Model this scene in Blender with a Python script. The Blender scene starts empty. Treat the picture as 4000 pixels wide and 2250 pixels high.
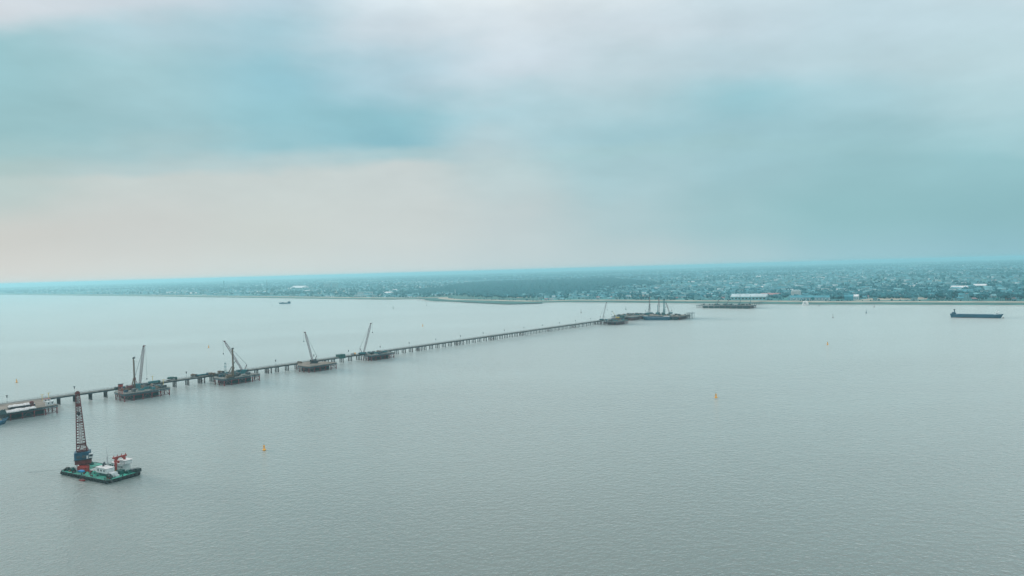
import bpy, math, random
import numpy as np
from mathutils import Vector, Matrix
random.seed(7)
rng = np.random.default_rng(11)
SC = bpy.context.scene
COL = SC.collection
PI = math.pi

# ------------------------------------------------------------------ camera
F, CAM_H = 2667.0, 120.0                       # focal length in photo pixels, height over the river in metres
pitch, roll = math.atan(70 / F), math.atan(110 / 4000)
fwd = np.array([0, math.cos(pitch), -math.sin(pitch)])
rt0 = np.array([1.0, 0, 0]); up0 = np.cross(rt0, fwd)
RT = rt0 * math.cos(roll) - up0 * math.sin(roll)
UP = up0 * math.cos(roll) + rt0 * math.sin(roll)
cam_data = bpy.data.cameras.new('camera')
cam = bpy.data.objects.new('camera', cam_data); COL.objects.link(cam)
cam_data.sensor_width = 36; cam_data.lens = 24.0
cam_data.clip_start = 1; cam_data.clip_end = 200000
m = Matrix(((RT[0], UP[0], -fwd[0], 0), (RT[1], UP[1], -fwd[1], 0), (RT[2], UP[2], -fwd[2], CAM_H), (0, 0, 0, 1)))
cam.matrix_world = m
SC.camera = cam

def at(x, y, z=0.0):                            # the place on level z that the survey point (x, y) of the photograph shows
    d = fwd * F + RT * (x - 2000) - UP * (y - 1125)
    k = (z - CAM_H) / d[2]
    return Vector((float(d[0] * k), float(d[1] * k), z))

# ------------------------------------------------------------------ world
SUN_AZ, SUN_EL = math.radians(-60), math.radians(10)
def lin(c): return tuple(((v / 255) / 12.92 if v <= 10 else ((v / 255 + .055) / 1.055) ** 2.4) for v in c)
W = bpy.data.worlds.new('World'); SC.world = W; W.use_nodes = True
nt = W.node_tree; nt.nodes.clear()
def N(t, **kw):
    n = nt.nodes.new(t)
    for k, v in kw.items(): setattr(n, k, v)
    return n
def L(a, b): nt.links.new(a, b)
def mth(op, a, b=None, c=None):
    n = N('ShaderNodeMath', operation=op)
    for i, v in enumerate((a, b, c)):
        if v is None: continue
        if isinstance(v, (int, float)): n.inputs[i].default_value = v
        else: L(v, n.inputs[i])
    return n.outputs[0]
out = N('ShaderNodeOutputWorld'); bg = N('ShaderNodeBackground'); L(bg.outputs[0], out.inputs[0])
bg.inputs['Strength'].default_value = 0.1
sky = N('ShaderNodeTexSky', sky_type='NISHITA'); sky.sun_disc = False
sky.sun_elevation = SUN_EL; sky.sun_rotation = SUN_AZ
sky.dust_density = 4; sky.air_density = 1.2
tc = N('ShaderNodeTexCoord')
# cloud layer: colour rows by elevation, each a ramp over azimuth, stirred by noise
warp = N('ShaderNodeTexNoise'); warp.inputs['Scale'].default_value = 3.2; warp.inputs['Detail'].default_value = 4; warp.inputs['Roughness'].default_value = .55
mp = N('ShaderNodeMapping'); mp.inputs['Scale'].default_value = (1, 1, 2.6); L(tc.outputs['Generated'], mp.inputs[0]); L(mp.outputs[0], warp.inputs[0])
wv = N('ShaderNodeVectorMath', operation='SUBTRACT'); L(warp.outputs['Color'], wv.inputs[0]); wv.inputs[1].default_value = (.5, .5, .5)
ws = N('ShaderNodeSeparateXYZ'); L(wv.outputs[0], ws.inputs[0])
sp = N('ShaderNodeSeparateXYZ'); L(tc.outputs['Generated'], sp.inputs[0])
az = mth('ARCTAN2', sp.outputs[0], sp.outputs[1])
el = mth('ARCSINE', sp.outputs[2])
el0 = el
el = mth('DIVIDE', el, mth('COSINE', mth('MINIMUM', mth('ABSOLUTE', az), .78)))   # rows follow the flat cloud base
fade = mth('MINIMUM', mth('MULTIPLY', mth('ABSOLUTE', el0), 6.0), 1.0)   # level streaks low down
az = mth('ADD', az, mth('MULTIPLY', ws.outputs[0], .20))
el = mth('ADD', el, mth('MULTIPLY', mth('MULTIPLY', ws.outputs[1], .10), fade))
half = math.atan(2000 / F)
azn = mth('MULTIPLY_ADD', az, 1 / (2 * half), .5)                  # 0..1 across the view
rows = [
 (15,  [(216,217,213),(214,219,216),(210,219,217),(206,217,217),(198,213,215),(190,209,212),(175,205,211),(158,199,208),(148,193,203)]),
 (180, [(204,207,204),(205,210,208),(206,214,211),(205,214,213),(196,210,212),(177,204,209),(161,199,205),(149,194,200),(144,190,197)]),
 (380, [(182,203,203),(198,209,208),(202,213,212),(202,213,213),(188,209,212),(170,204,211),(160,199,207),(153,196,203),(152,197,204)]),
 (440, [(172,200,201),(182,205,208),(182,206,210),(172,204,210),(186,209,214),(168,204,210),(160,199,206),(157,199,206),(163,203,210)]),
 (520, [(158,196,201),(168,202,208),(152,197,207),(142,193,206),(182,209,216),(164,203,212),(160,200,209),(160,201,209),(170,207,214)]),
 (620, [(148,191,198),(160,200,208),(149,197,208),(145,195,207),(176,209,218),(178,209,217),(156,201,211),(170,207,216),(180,213,220)]),
 (780, [(150,195,203),(165,204,212),(150,198,211),(176,208,220),(206,221,230),(195,216,224),(188,213,222),(188,214,222),(190,217,224)]),
 (930, [(150,197,205),(178,208,218),(170,207,219),(207,223,232),(217,229,236),(208,223,231),(200,220,229),(194,218,227),(194,219,227)]),
 (1060,[(208,217,224),(202,216,225),(188,213,225),(220,233,239),(229,239,243),(221,233,238),(207,226,234),(201,223,231),(202,223,231)]),
]
prev = None; prev_e = None
for h, cols in rows:
    r = N('ShaderNodeValToRGB'); r.color_ramp.interpolation = 'EASE'
    e = r.color_ramp.elements
    for i, c in enumerate(cols):
        p = i / 8
        x = e[0] if i == 0 else (e[1] if i == 8 else None)
        if x is None: x = e.new(p)
        if i == 8: x = e[len(e) - 1]
        x.position = p; x.color = (*lin(c), 1)
    L(azn, r.inputs[0])
    eh = math.atan(h / F)
    if prev is None: prev, prev_e = r.outputs[0], eh; continue
    mr = N('ShaderNodeMapRange', interpolation_type='SMOOTHSTEP'); L(el, mr.inputs[0])
    mr.inputs[1].default_value = prev_e; mr.inputs[2].default_value = eh
    mx = N('ShaderNodeMixRGB'); L(mr.outputs[0], mx.inputs[0]); L(prev, mx.inputs[1]); L(r.outputs[0], mx.inputs[2])
    prev, prev_e = mx.outputs[0], eh
mr = N('ShaderNodeMapRange', interpolation_type='SMOOTHSTEP'); L(el, mr.inputs[0]); mr.inputs[1].default_value = prev_e; mr.inputs[2].default_value = .75
mx = N('ShaderNodeMixRGB'); L(mr.outputs[0], mx.inputs[0]); L(prev, mx.inputs[1]); mx.inputs[2].default_value = (1.45, 1.46, 1.50, 1)
# soft cloud relief
fb = N('ShaderNodeTexNoise'); fb.inputs['Scale'].default_value = 6.5; fb.inputs['Detail'].default_value = 7; fb.inputs['Roughness'].default_value = .58
mp2 = N('ShaderNodeMapping'); mp2.inputs['Scale'].default_value = (1, 1, 2.8); mp2.inputs['Rotation'].default_value = (.05, -.1, 0)
L(tc.outputs['Generated'], mp2.inputs[0]); L(mp2.outputs[0], fb.inputs[0])
amp = mth('MULTIPLY', mth('SUBTRACT', fb.outputs[0], .5), mth('MULTIPLY', fade, .30))
k = mth('ADD', amp, .98)
mul = N('ShaderNodeVectorMath', operation='SCALE'); L(mx.outputs[0], mul.inputs[0]); L(mth('MULTIPLY', k, 10.0), mul.inputs['Scale'])
fin = N('ShaderNodeMixRGB'); fin.inputs[0].default_value = .98; L(sky.outputs[0], fin.inputs[1]); L(mul.outputs[0], fin.inputs[2])
L(fin.outputs[0], bg.inputs['Color'])
W.cycles.sampling_method = 'MANUAL'; W.cycles.sample_map_resolution = 512

# ------------------------------------------------------------------ sun (thin overcast)
sd = bpy.data.lights.new('sun', 'SUN'); sd.energy = 1.5; sd.angle = math.radians(22); sd.color = (1, .93, .84)
so = bpy.data.objects.new('sun', sd); COL.objects.link(so)
sdir = Vector((math.sin(SUN_AZ) * math.cos(SUN_EL), math.cos(SUN_AZ) * math.cos(SUN_EL), math.sin(SUN_EL)))
so.rotation_euler = sdir.to_track_quat('Z', 'Y').to_euler(); so.location = (0, 0, 300)
SC.view_settings.view_transform = 'Standard'; SC.view_settings.look = 'None'
SC.view_settings.exposure = 0.0; SC.view_settings.gamma = 1
SC.render.engine = 'CYCLES'
SC.cycles.max_bounces = 6; SC.cycles.volume_bounces = 1; SC.cycles.diffuse_bounces = 2; SC.cycles.glossy_bounces = 3

# ------------------------------------------------------------------ materials
MATS = {}
def mat(name, col, rough=.7, metal=0.0, var=.25, scale=.6, col2=None, bump=0.0, coord='Object'):
    if name in MATS: return MATS[name]
    M = bpy.data.materials.new(name); M.use_nodes = True; t = M.node_tree
    b = t.nodes['Principled BSDF']
    b.inputs['Roughness'].default_value = rough; b.inputs['Metallic'].default_value = metal
    g = t.nodes.new('ShaderNodeNewGeometry') if coord == 'World' else t.nodes.new('ShaderNodeTexCoord')
    src = g.outputs['Position'] if coord == 'World' else g.outputs['Object']
    n = t.nodes.new('ShaderNodeTexNoise'); n.inputs['Scale'].default_value = scale; n.inputs['Detail'].default_value = 4
    t.links.new(src, n.inputs['Vector'])
    r = t.nodes.new('ShaderNodeValToRGB')
    c2 = col2 or tuple(c * (1 - var) for c in col)
    r.color_ramp.elements[0].position = .35; r.color_ramp.elements[0].color = (*c2, 1)
    r.color_ramp.elements[1].position = .62; r.color_ramp.elements[1].color = (*[min(1, c * (1 + var * .25)) for c in col], 1)
    t.links.new(n.outputs[0], r.inputs[0]); t.links.new(r.outputs[0], b.inputs['Base Color'])
    if bump:
        bp = t.nodes.new('ShaderNodeBump'); bp.inputs['Strength'].default_value = bump; t.links.new(n.outputs[0], bp.inputs['Height']); t.links.new(bp.outputs[0], b.inputs['Normal'])
    MATS[name] = M
    return M
M_DECK = mat('deck_concrete', (.15, .165, .15), .85, var=.5, scale=.25)
M_SAND = mat('deck_dusty_plates', (.17, .15, .12), .85, var=.45, scale=.12)
M_GIRD = mat('girder_steel', (.055, .075, .085), .6, .2)
M_BAIL = mat('bailey_steel', (.10, .15, .18), .6, .2)
M_PILE = mat('pile_red_oxide', (.24, .04, .045), .7, var=.5, scale=.5, col2=(.07, .03, .03))
M_PTR = mat('pile_stained', (.045, .028, .03), .7, var=.4, scale=.4)
M_SHIPW = mat('ferry_white', (.85, .87, .85), .5, var=.1)
M_PDARK = mat('pile_dark', (.06, .05, .05), .7)
M_COFF = mat('cofferdam_green', (.012, .045, .048), .8, var=.4)
M_RED = mat('red_paint', (.26, .03, .022), .5, var=.35, scale=.4)
M_REDD = mat('dark_red_paint', (.11, .022, .022), .6, var=.4)
M_PINK = mat('faded_red_lattice', (.15, .085, .095), .6, var=.3)
M_BLUE = mat('blue_paint', (.008, .075, .13), .5, var=.4, scale=.4)
M_SBLUE = mat('ship_blue', (.002, .068, .12), .5, var=.25, scale=.08)
M_CBLUE = mat('cabin_blue', (.03, .25, .5), .4)
M_WHITE = mat('white_paint', (.50, .56, .56), .5, var=.2, scale=.4)
M_WHITE2 = mat('white_sheet', (.55, .57, .56), .8, var=.25, scale=.7)
M_GREEN = mat('deck_green', (.025, .29, .21), .6, var=.5, scale=.30, col2=(.03, .13, .10))
M_DGREEN = mat('dark_green_paint', (.010, .085, .075), .6, var=.4)
M_HULL = mat('hull_black', (.022, .045, .045), .7, var=.5, scale=.4)
M_RUB = mat('tyre_rubber', (.012, .014, .014), .9)
M_YEL = mat('yellow_paint', (.55, .40, .06), .5)
M_ORG = mat('buoy_orange', (.85, .42, .04), .45, var=.15, scale=1.2)
M_BLK = mat('black_steel', (.02, .025, .03), .6)
M_BROWN = mat('rig_brown', (.115, .08, .05), .6, var=.3)
M_TEAL = mat('machine_teal', (.03, .16, .18), .6, var=.3)
M_GLASS = mat('window_glass', (.02, .035, .045), .12)
M_CABLE = mat('cable', (.10, .12, .13), .6)
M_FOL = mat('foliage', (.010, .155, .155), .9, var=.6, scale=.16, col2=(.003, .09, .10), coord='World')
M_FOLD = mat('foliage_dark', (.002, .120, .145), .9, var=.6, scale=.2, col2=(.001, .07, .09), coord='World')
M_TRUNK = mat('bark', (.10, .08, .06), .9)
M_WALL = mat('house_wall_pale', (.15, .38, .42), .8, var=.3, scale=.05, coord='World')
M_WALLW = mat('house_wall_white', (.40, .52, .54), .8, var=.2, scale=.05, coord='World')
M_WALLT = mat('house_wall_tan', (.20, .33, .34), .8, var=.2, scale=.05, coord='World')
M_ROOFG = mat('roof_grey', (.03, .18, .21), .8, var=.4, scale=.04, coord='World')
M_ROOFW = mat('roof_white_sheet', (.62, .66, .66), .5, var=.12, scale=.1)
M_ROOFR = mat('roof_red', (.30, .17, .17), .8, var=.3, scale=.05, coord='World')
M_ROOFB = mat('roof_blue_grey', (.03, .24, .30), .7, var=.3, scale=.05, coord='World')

# water: muddy body under a rippled surface
def water_material(name, calm):
    M = bpy.data.materials.new(name); M.use_nodes = True; t = M.node_tree
    b = t.nodes['Principled BSDF']; nn = t.nodes.new; lk = t.links.new
    b.inputs['IOR'].default_value = 2.0; b.inputs['Sheen Weight'].default_value = .8; b.inputs['Sheen Roughness'].default_value = .34; b.inputs['Sheen Tint'].default_value = (.94, .98, .97, 1)   # sheen added to brighten far water at grazing, standing in for reflected sky
    g = nn('ShaderNodeNewGeometry')
    big = nn('ShaderNodeTexNoise'); big.inputs['Scale'].default_value = 1; big.inputs['Detail'].default_value = 3
    mb_ = nn('ShaderNodeMapping'); mb_.inputs['Rotation'].default_value = (0, 0, .9); mb_.inputs['Scale'].default_value = (.0022, .007, 1); lk(g.outputs['Position'], mb_.inputs[0]); lk(mb_.outputs[0], big.inputs[0])
    cr = nn('ShaderNodeValToRGB'); lk(big.outputs[0], cr.inputs[0])
    cr.color_ramp.elements[0].position = .3; cr.color_ramp.elements[0].color = (.014, .052, .040, 1)
    cr.color_ramp.elements[1].position = .7; cr.color_ramp.elements[1].color = (.040, .080, .064, 1)
    lk(cr.outputs[0], b.inputs['Base Color'])
    rr = nn('ShaderNodeMapRange'); lk(big.outputs[0], rr.inputs[0]); rr.inputs[1].default_value = .3; rr.inputs[2].default_value = .7
    rr.inputs[3].default_value = .15; rr.inputs[4].default_value = .07; lk(rr.outputs[0], b.inputs['Roughness'])
    hs = None
    for (sc_, st, rot, w) in ((.07, 1, .35, .45), (.31, 1.0, -.12, .8), (.78, 1.0, .22, .55)):
        mpn = nn('ShaderNodeMapping'); mpn.inputs['Rotation'].default_value = (0, 0, rot); mpn.inputs['Scale'].default_value = (sc_ * .7, sc_, 1)
        lk(g.outputs['Position'], mpn.inputs[0])
        no = nn('ShaderNodeTexNoise'); no.inputs['Scale'].default_value = 1; no.inputs['Detail'].default_value = 2.5; no.inputs['Roughness'].default_value = .55
        lk(mpn.outputs[0], no.inputs[0])
        mm = nn('ShaderNodeMath'); mm.operation = 'MULTIPLY_ADD'; lk(no.outputs[0], mm.inputs[0]); mm.inputs[1].default_value = w * st
        if hs is None: mm.inputs[2].default_value = 0
        else: lk(hs, mm.inputs[2])
        hs = mm.outputs[0]
    bp = nn('ShaderNodeBump'); bp.inputs['Distance'].default_value = 1.0
    rs = nn('ShaderNodeMapRange'); lk(big.outputs[0], rs.inputs[0]); rs.inputs[1].default_value = .3; rs.inputs[2].default_value = .7
    rs.inputs[3].default_value = calm; rs.inputs[4].default_value = calm * .7; lk(rs.outputs[0], bp.inputs['Strength'])
    lk(hs, bp.inputs['Height']); lk(bp.outputs[0], b.inputs['Normal'])
    return M
M_WATER = water_material('river_water', .80)
M_WAKE = water_material('river_water_wake', .30)
M_FOAM = mat('foam', (.6, .62, .6), .6, var=.3, scale=.3, coord='World')

def land_material():
    M = bpy.data.materials.new('land_fields'); M.use_nodes = True; t = M.node_tree
    b = t.nodes['Principled BSDF']; nn = t.nodes.new; lk = t.links.new; b.inputs['Roughness'].default_value = .95
    g = nn('ShaderNodeNewGeometry')
    def vor(s, rot, sx):
        mpn = nn('ShaderNodeMapping'); mpn.inputs['Rotation'].default_value = (0, 0, rot); mpn.inputs['Scale'].default_value = (s * sx, s, 0)
        lk(g.outputs['Position'], mpn.inputs[0]); v = nn('ShaderNodeTexVoronoi'); v.inputs['Scale'].default_value = 1; lk(mpn.outputs[0], v.inputs['Vector']); return v
    v1 = vor(1 / 130., .68, .6); v2 = vor(1 / 520., .68, .5)
    s1 = nn('ShaderNodeSeparateColor'); lk(v1.outputs['Color'], s1.inputs[0]); s2 = nn('ShaderNodeSeparateColor'); lk(v2.outputs['Color'], s2.inputs[0])
    r = nn('ShaderNodeValToRGB'); r.color_ramp.interpolation = 'CONSTANT'; e = r.color_ramp.elements
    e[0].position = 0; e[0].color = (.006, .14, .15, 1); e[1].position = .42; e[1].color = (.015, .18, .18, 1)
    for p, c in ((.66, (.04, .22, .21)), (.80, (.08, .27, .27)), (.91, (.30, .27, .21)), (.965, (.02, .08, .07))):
        x = e.new(p); x.color = (*c, 1)
    lk(s1.outputs[0], r.inputs[0])
    r2 = nn('ShaderNodeValToRGB'); e = r2.color_ramp.elements; e[0].color = (.35, .6, .6, 1); e[1].color = (1, 1, 1, 1); lk(s2.outputs[1], r2.inputs[0])
    mm = nn('ShaderNodeMixRGB'); mm.blend_type = 'MULTIPLY'; mm.inputs[0].default_value = .8; lk(r.outputs[0], mm.inputs[1]); lk(r2.outputs[0], mm.inputs[2])
    lk(mm.outputs[0], b.inputs['Base Color'])
    return M
M_LAND = land_material()
M_MARSH = mat('marsh_grass', (.03, .135, .12), .95, var=.45, scale=.02, coord='World')
M_TAN = mat('bare_bank', (.33, .32, .25), .95, var=.3, scale=.015, coord='World')
M_MUD = mat('wet_mud', (.30, .28, .23), .30, var=.25, scale=.03, coord='World')

# ------------------------------------------------------------------ mesh helpers
class MB:
    def __init__(s): s.v, s.f = [], []
    def add(s, vs, fs):
        o = len(s.v); s.v += [tuple(p) for p in vs]; s.f += [tuple(i + o for i in f) for f in fs]; return s
    def box(s, x0, x1, y0, y1, z0, z1):
        vs = [(x0,y0,z0),(x1,y0,z0),(x1,y1,z0),(x0,y1,z0),(x0,y0,z1),(x1,y0,z1),(x1,y1,z1),(x0,y1,z1)]
        return s.add(vs, [(0,3,2,1),(4,5,6,7),(0,1,5,4),(1,2,6,5),(2,3,7,6),(3,0,4,7)])
    def cb(s, c, sz, rz=0.0):
        a, b, h = sz[0] / 2, sz[1] / 2, sz[2]
        cr, sr = math.cos(rz), math.sin(rz)
        vs = []
        for z in (0, h):
            for x, y in ((-a,-b),(a,-b),(a,b),(-a,b)): vs.append((c[0] + x*cr - y*sr, c[1] + x*sr + y*cr, c[2] + z))
        return s.add(vs, [(0,3,2,1),(4,5,6,7),(0,1,5,4),(1,2,6,5),(2,3,7,6),(3,0,4,7)])
    def bar(s, a, b, w, w2=None, n=4):
        a, b = Vector(a), Vector(b); d = (b - a)
        if d.length < 1e-6: return s
        d.normalize(); q = Vector((0, 0, 1)) if abs(d.z) < .9 else Vector((1, 0, 0))
        u = d.cross(q).normalized(); v = d.cross(u); w2 = w if w2 is None else w2
        vs = []
        for p, r in ((a, w / 2), (b, w2 / 2)):
            for i in range(n):
                t = 2 * PI * (i + .5) / n; vs.append(p + u * math.cos(t) * r * (1.414 if n == 4 else 1) + v * math.sin(t) * r * (1.414 if n == 4 else 1))
        fs = [(i, (i+1) % n, n + (i+1) % n, n + i) for i in range(n)] + [tuple(range(n))[::-1], tuple(range(n, 2*n))]
        return s.add(vs, fs)
    def lathe(s, prof, c=(0,0,0), n=12):
        vs = []; fs = []
        for r, z in prof:
            for i in range(n): t = 2*PI*i/n; vs.append((c[0]+r*math.cos(t), c[1]+r*math.sin(t), c[2]+z))
        for j in range(len(prof)-1):
            for i in range(n): fs.append((j*n+i, j*n+(i+1)%n, (j+1)*n+(i+1)%n, (j+1)*n+i))
        fs.append(tuple(range(n))[::-1]); fs.append(tuple(range((len(prof)-1)*n, len(prof)*n)))
        return s.add(vs, fs)
    def prism(s, poly, z0, z1):
        n = len(poly); vs = [(x, y, z0) for x, y in poly] + [(x, y, z1) for x, y in poly]
        return s.add(vs, [tuple(range(n))[::-1], tuple(range(n, 2*n))] + [(i, (i+1)%n, n+(i+1)%n, n+i) for i in range(n)])
    def loft(s, secs):                            # list of rings with the same count, bottom to top
        n = len(secs[0]); vs = [p for r in secs for p in r]
        fs = [tuple(range(n))[::-1], tuple(range((len(secs)-1)*n, len(secs)*n))]
        for j in range(len(secs)-1): fs += [(j*n+i, j*n+(i+1)%n, (j+1)*n+(i+1)%n, (j+1)*n+i) for i in range(n)]
        return s.add(vs, fs)
    def lattice(s, a, b, w0, w1, n, t=.22, side=None):
        a, b = Vector(a), Vector(b); d = (b - a).normalized()
        u = Vector(side).normalized() if side is not None else Vector((0, 1, 0)).cross(d).normalized()
        v = d.cross(u).normalized(); L_ = (b - a)
        P = []
        for i in range(n + 1):
            k = i / n; w = (w0 + (w1 - w0) * k) / 2
            if k > .9: w *= .6
            c = a + L_ * k; P.append([c + u*w + v*w, c - u*w + v*w, c - u*w - v*w, c + u*w - v*w])
        for i in range(n):
            for j in range(4):
                s.bar(P[i][j], P[i+1][j], t)
                s.bar(P[i][j], P[i+1][(j+1) % 4], t * .6)
            if i: 
                for j in range(4): s.bar(P[i][j], P[i][(j+1) % 4], t * .6)
        return s
    def mesh(s, name, m):
        me = bpy.data.meshes.new(name); me.from_pydata(s.v, [], s.f); me.update()
        if m: me.materials.append(m)
        return me
    def build(s, name, m, parent=None, loc=None, rz=0.0):
        o = bpy.data.objects.new(name, s.mesh(name, m)); COL.objects.link(o)
        if parent: o.parent = parent
        if loc is not None: o.location = loc
        o.rotation_euler.z = rz
        return o
def tag(o, label=None, cat=None, group=None, kind=None):
    if label: o['label'] = label
    if cat: o['category'] = cat
    if group: o['group'] = group
    if kind: o['kind'] = kind
    return o
def thing(name, loc, rz=0.0, label=None, cat=None, group=None):
    o = bpy.data.objects.new(name, None); COL.objects.link(o); o.location = loc; o.rotation_euler.z = rz; o.empty_display_size = 2
    return tag(o, label, cat, group)
def inst(name, me, parent, loc=(0,0,0), rz=0.0, scale=None):
    o = bpy.data.objects.new(name, me); COL.objects.link(o); o.parent = parent; o.location = loc; o.rotation_euler.z = rz
    if scale: o.scale = scale
    return o
def copy_tree(o, parent=None, loc=None, rz=None, label=None, group=None):
    c = o.copy(); COL.objects.link(c); c.parent = parent
    if loc is not None: c.location = loc
    if rz is not None: c.rotation_euler.z = rz
    if label: c['label'] = label
    if group: c['group'] = group
    for ch in list(o.children): copy_tree(ch, c)
    return c

# ------------------------------------------------------------------ water, land
def sheet(name, pts, z, m, kind='structure'):
    o = MB().add([(x, y, z) for x, y in pts], [tuple(range(len(pts)))]).build(name, m); tag(o, kind=kind); return o
# river: one sheet to the horizon
sheet('river_water', [(-90000, -3000), (60000, -3000), (60000, 90000), (-90000, 90000)], 0.0, M_WATER)
TD = Vector((.6331814, .7740035, 0)); TN = Vector((.7740035, -.6331814, 0))   # along the jetty, and towards the camera
TO = Vector((-447.7, 667.94, 0)); TA = math.atan2(TD.y, TD.x)
def W3(t, s, z=0.0): p = TO + TD * t + TN * s; return Vector((p.x, p.y, z))
# shoreline as (s, t) along the far bank
shore = [(-60000, 2900), (-30000, 2500), (-15000, 2200), (-8479, 2046), (-6200, 1985), (-4311, 1923), (-3500, 1875), (-2814, 1847), (-2200, 1815), (-1800, 1800), (-1644, 1796), (-1540, 1850), (-1470, 1870), (-1400, 1790),
         (-1250, 1705), (-1130, 1690), (-1023, 1680), (-900, 1655), (-766, 1640), (-700, 1700), (-620, 1738), (-514, 1750), (-330, 1752), (-141, 1754), (94, 1757), (230, 1752), (356, 1782), (500, 1795), (683, 1814), (1200, 1850), (2500, 1900), (6000, 2000), (30000, 2300)]
def refine(pl, step, jit):
    o = []
    for (s0, t0), (s1, t1) in zip(pl, pl[1:]):
        n = max(1, min(60, int(abs(s1 - s0) / step)))
        for i in range(n):
            k = i / n; o.append((s0 + (s1 - s0) * k, t0 + (t1 - t0) * k + (random.uniform(-jit, jit) if i else 0)))
    o.append(pl[-1]); return o
SH = refine(shore, 30, 2.5)
def inland(s):                                   # bank line smoothed: where the dry land starts
    t = np.interp(s, [p[0] for p in shore], [p[1] for p in shore]); return t
def strip(name, offs, zs, m, jit=0.0, kind='structure'):
    mb = MB(); rows_ = []
    for (s, t) in SH:
        base = t
        rows_.append([W3(base + o + (random.uniform(-jit, jit) if 0 < i < len(offs) - 1 or (jit and i == 0 and o) else 0), s, z) for i, (o, z) in enumerate(zip(offs, zs))])
    n = len(offs)
    vs = [p for r in rows_ for p in r]; fs = [(j*n+i, (j+1)*n+i, (j+1)*n+i+1, j*n+i+1) for j in range(len(rows_)-1) for i in range(n-1)]
    o = mb.add(vs, fs).build(name, m); tag(o, kind=kind)
    return o
strip('mud_flat', (-3, 4, 26), (-.3, .25, .6), M_MUD)
strip('marsh_grass', (24, 28, 70, 108), (.62, 1.2, 1.8, 2.2), M_MARSH, 0)
strip('river_bank', (106, 112, 150, 172), (2.25, 3.6, 3.6, 2.4), M_TAN, 0)
strip('land_terrain', (168, 300, 1500, 6000, 20000, 60000), (2.5, 2.5, 2.5, 2.5, 2.5, 2.5), M_LAND, 0)
# thin broken line of surf in front of the mud
mb = MB()
for i in range(len(SH) - 1):
    (s0, t0), (s1, t1) = SH[i], SH[i+1]
    if s0 < -1500 or s0 > 1500 or random.random() < .25: continue
    o0 = random.uniform(16, 22); w = random.uniform(1.5, 4)
    mb.add([W3(t0 - o0, s0, .02), W3(t0 - o0 + w, s0, .02), W3(t1 - o0 + w, s1, .02), W3(t1 - o0, s1, .02)], [(0, 3, 2, 1)])
tag(mb.build('mud_bar', M_PDARK), kind='structure')

# ------------------------------------------------------------------ jetty (trestle bridge) in its own frame: x along, y = -s
ZT = 8.0
tr = thing('trestle_bridge', W3(0, 0, 0), TA, 'long grey trestle bridge on dark red piles crossing the river to the end platform', 'bridge')
T0, T1 = -170.0, 1165.0
MB().box(T0, T1, -.3, 8.3, ZT - .35, ZT).build('road_deck', M_DECK, tr)
for y in (.1, 7.5): MB().box(T0, T1, y, y + .45, ZT - 1.7, ZT - .37).build('girder', M_GIRD, tr)
for y in (2.6, 5.1): MB().box(T0, T1, y, y + .45, ZT - 1.6, ZT - .38).build('girder', M_GIRD, tr)
for y in (-.22, 8.08):
    mb = MB()
    for i in range(int((T1 - T0) / 3.5)): mb.box(T0 + 3.5*i, T0 + 3.5*i + .12, y, y + .12, ZT, ZT + 1.1)
    mb.box(T0, T1, y + .02, y + .1, ZT + 1.05, ZT + 1.17); mb.box(T0, T1, y + .02, y + .1, ZT + .55, ZT + .62)
    tag(mb.build('railing', M_GIRD, tr), kind='stuff')
pile_me = MB().lathe([(.6, 0), (.6, ZT - 2.25 + 3)], (0, 0, -3), 8).mesh('pile', M_PTR)
cap_me = MB().box(-.45, .45, -.4, 8.4, ZT - 2.28, ZT - 1.72).mesh('cap_beam', M_GIRD)
brace_me = MB()
for y0 in (0.6,):
    brace_me.bar((0, .6, 1.3), (0, 7.6, 5.3), .22).bar((0, .6, 5.3), (0, 7.6, 1.3), .22).bar((0, .4, 1.2), (0, 7.8, 1.2), .2)
brace_me = brace_me.mesh('cross_brace', M_PILE)
long_me = MB().bar((0, .6, 1.4), (4.2, .6, 5.2), .2).bar((0, .6, 5.2), (4.2, .6, 1.4), .2).bar((0, .6, 1.3), (4.2, .6, 1.3), .2).mesh('cross_brace', M_PILE)
nb = 0; t = -56 + .3; skirts = []
k = 0
while t < 1150:
    for y in (.6, 4.1, 7.6): inst('pile', pile_me, tr, (t, y, 0))
    inst('cap_beam', cap_me, tr, (t, 0, 0))
    if k % 6 == 2:                                # braced double bent
        inst('cross_brace', brace_me, tr, (t, 0, 0)); inst('cross_brace', long_me, tr, (t, 0, 0)); inst('cross_brace', long_me, tr, (t, 7.0, 0))
        for y in (.6, 7.6): inst('pile', pile_me, tr, (t + 4.2, y, 0))
        inst('cap_beam', cap_me, tr, (t + 4.2, 0, 0))
    t += 14.1; k += 1

# lamp posts on the far kerb of the jetty
lp = thing('lamp_post', W3(-40, -9.0, ZT - 2.0), TA, 'lamp post on the jetty beside the near storage platform', 'lamp post', 'lamp posts along the jetty')
MB().bar((0, 0, 0), (0, 0, 8.2), .16, .10, 6).build('pole', M_BLK, lp)
MB().box(-.4, .4, -.35, .1, 1.3, 1.9).build('bracket', M_BLK, lp)
mb = MB().box(-.35, .35, -.3, .3, 6.6, 8.4); mb.build('lamp_head', M_BLK, lp)
MB().box(-.9, .9, -.05, .05, 8.4, 8.9).build('solar_panel', M_GLASS, lp)
places = ['beside the near storage platform', 'just past the near storage platform', 'before the platform with the red drilling rig', 'behind the platform with the red drilling rig', 'between the first two crane platforms', 'before the sandy deck platform', 'past the sandy deck platform', 'near the green hut', 'past the small fourth crane platform']
for i in range(1, 21):
    lab = 'lamp post on the jetty ' + places[i] if i < len(places) else 'slim dark lamp post on the empty far half of the jetty'
    copy_tree(lp, None, W3(-40 + 56.4 * i, -9.0, ZT - 2.0), TA, lab, 'lamp posts along the jetty')

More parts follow.
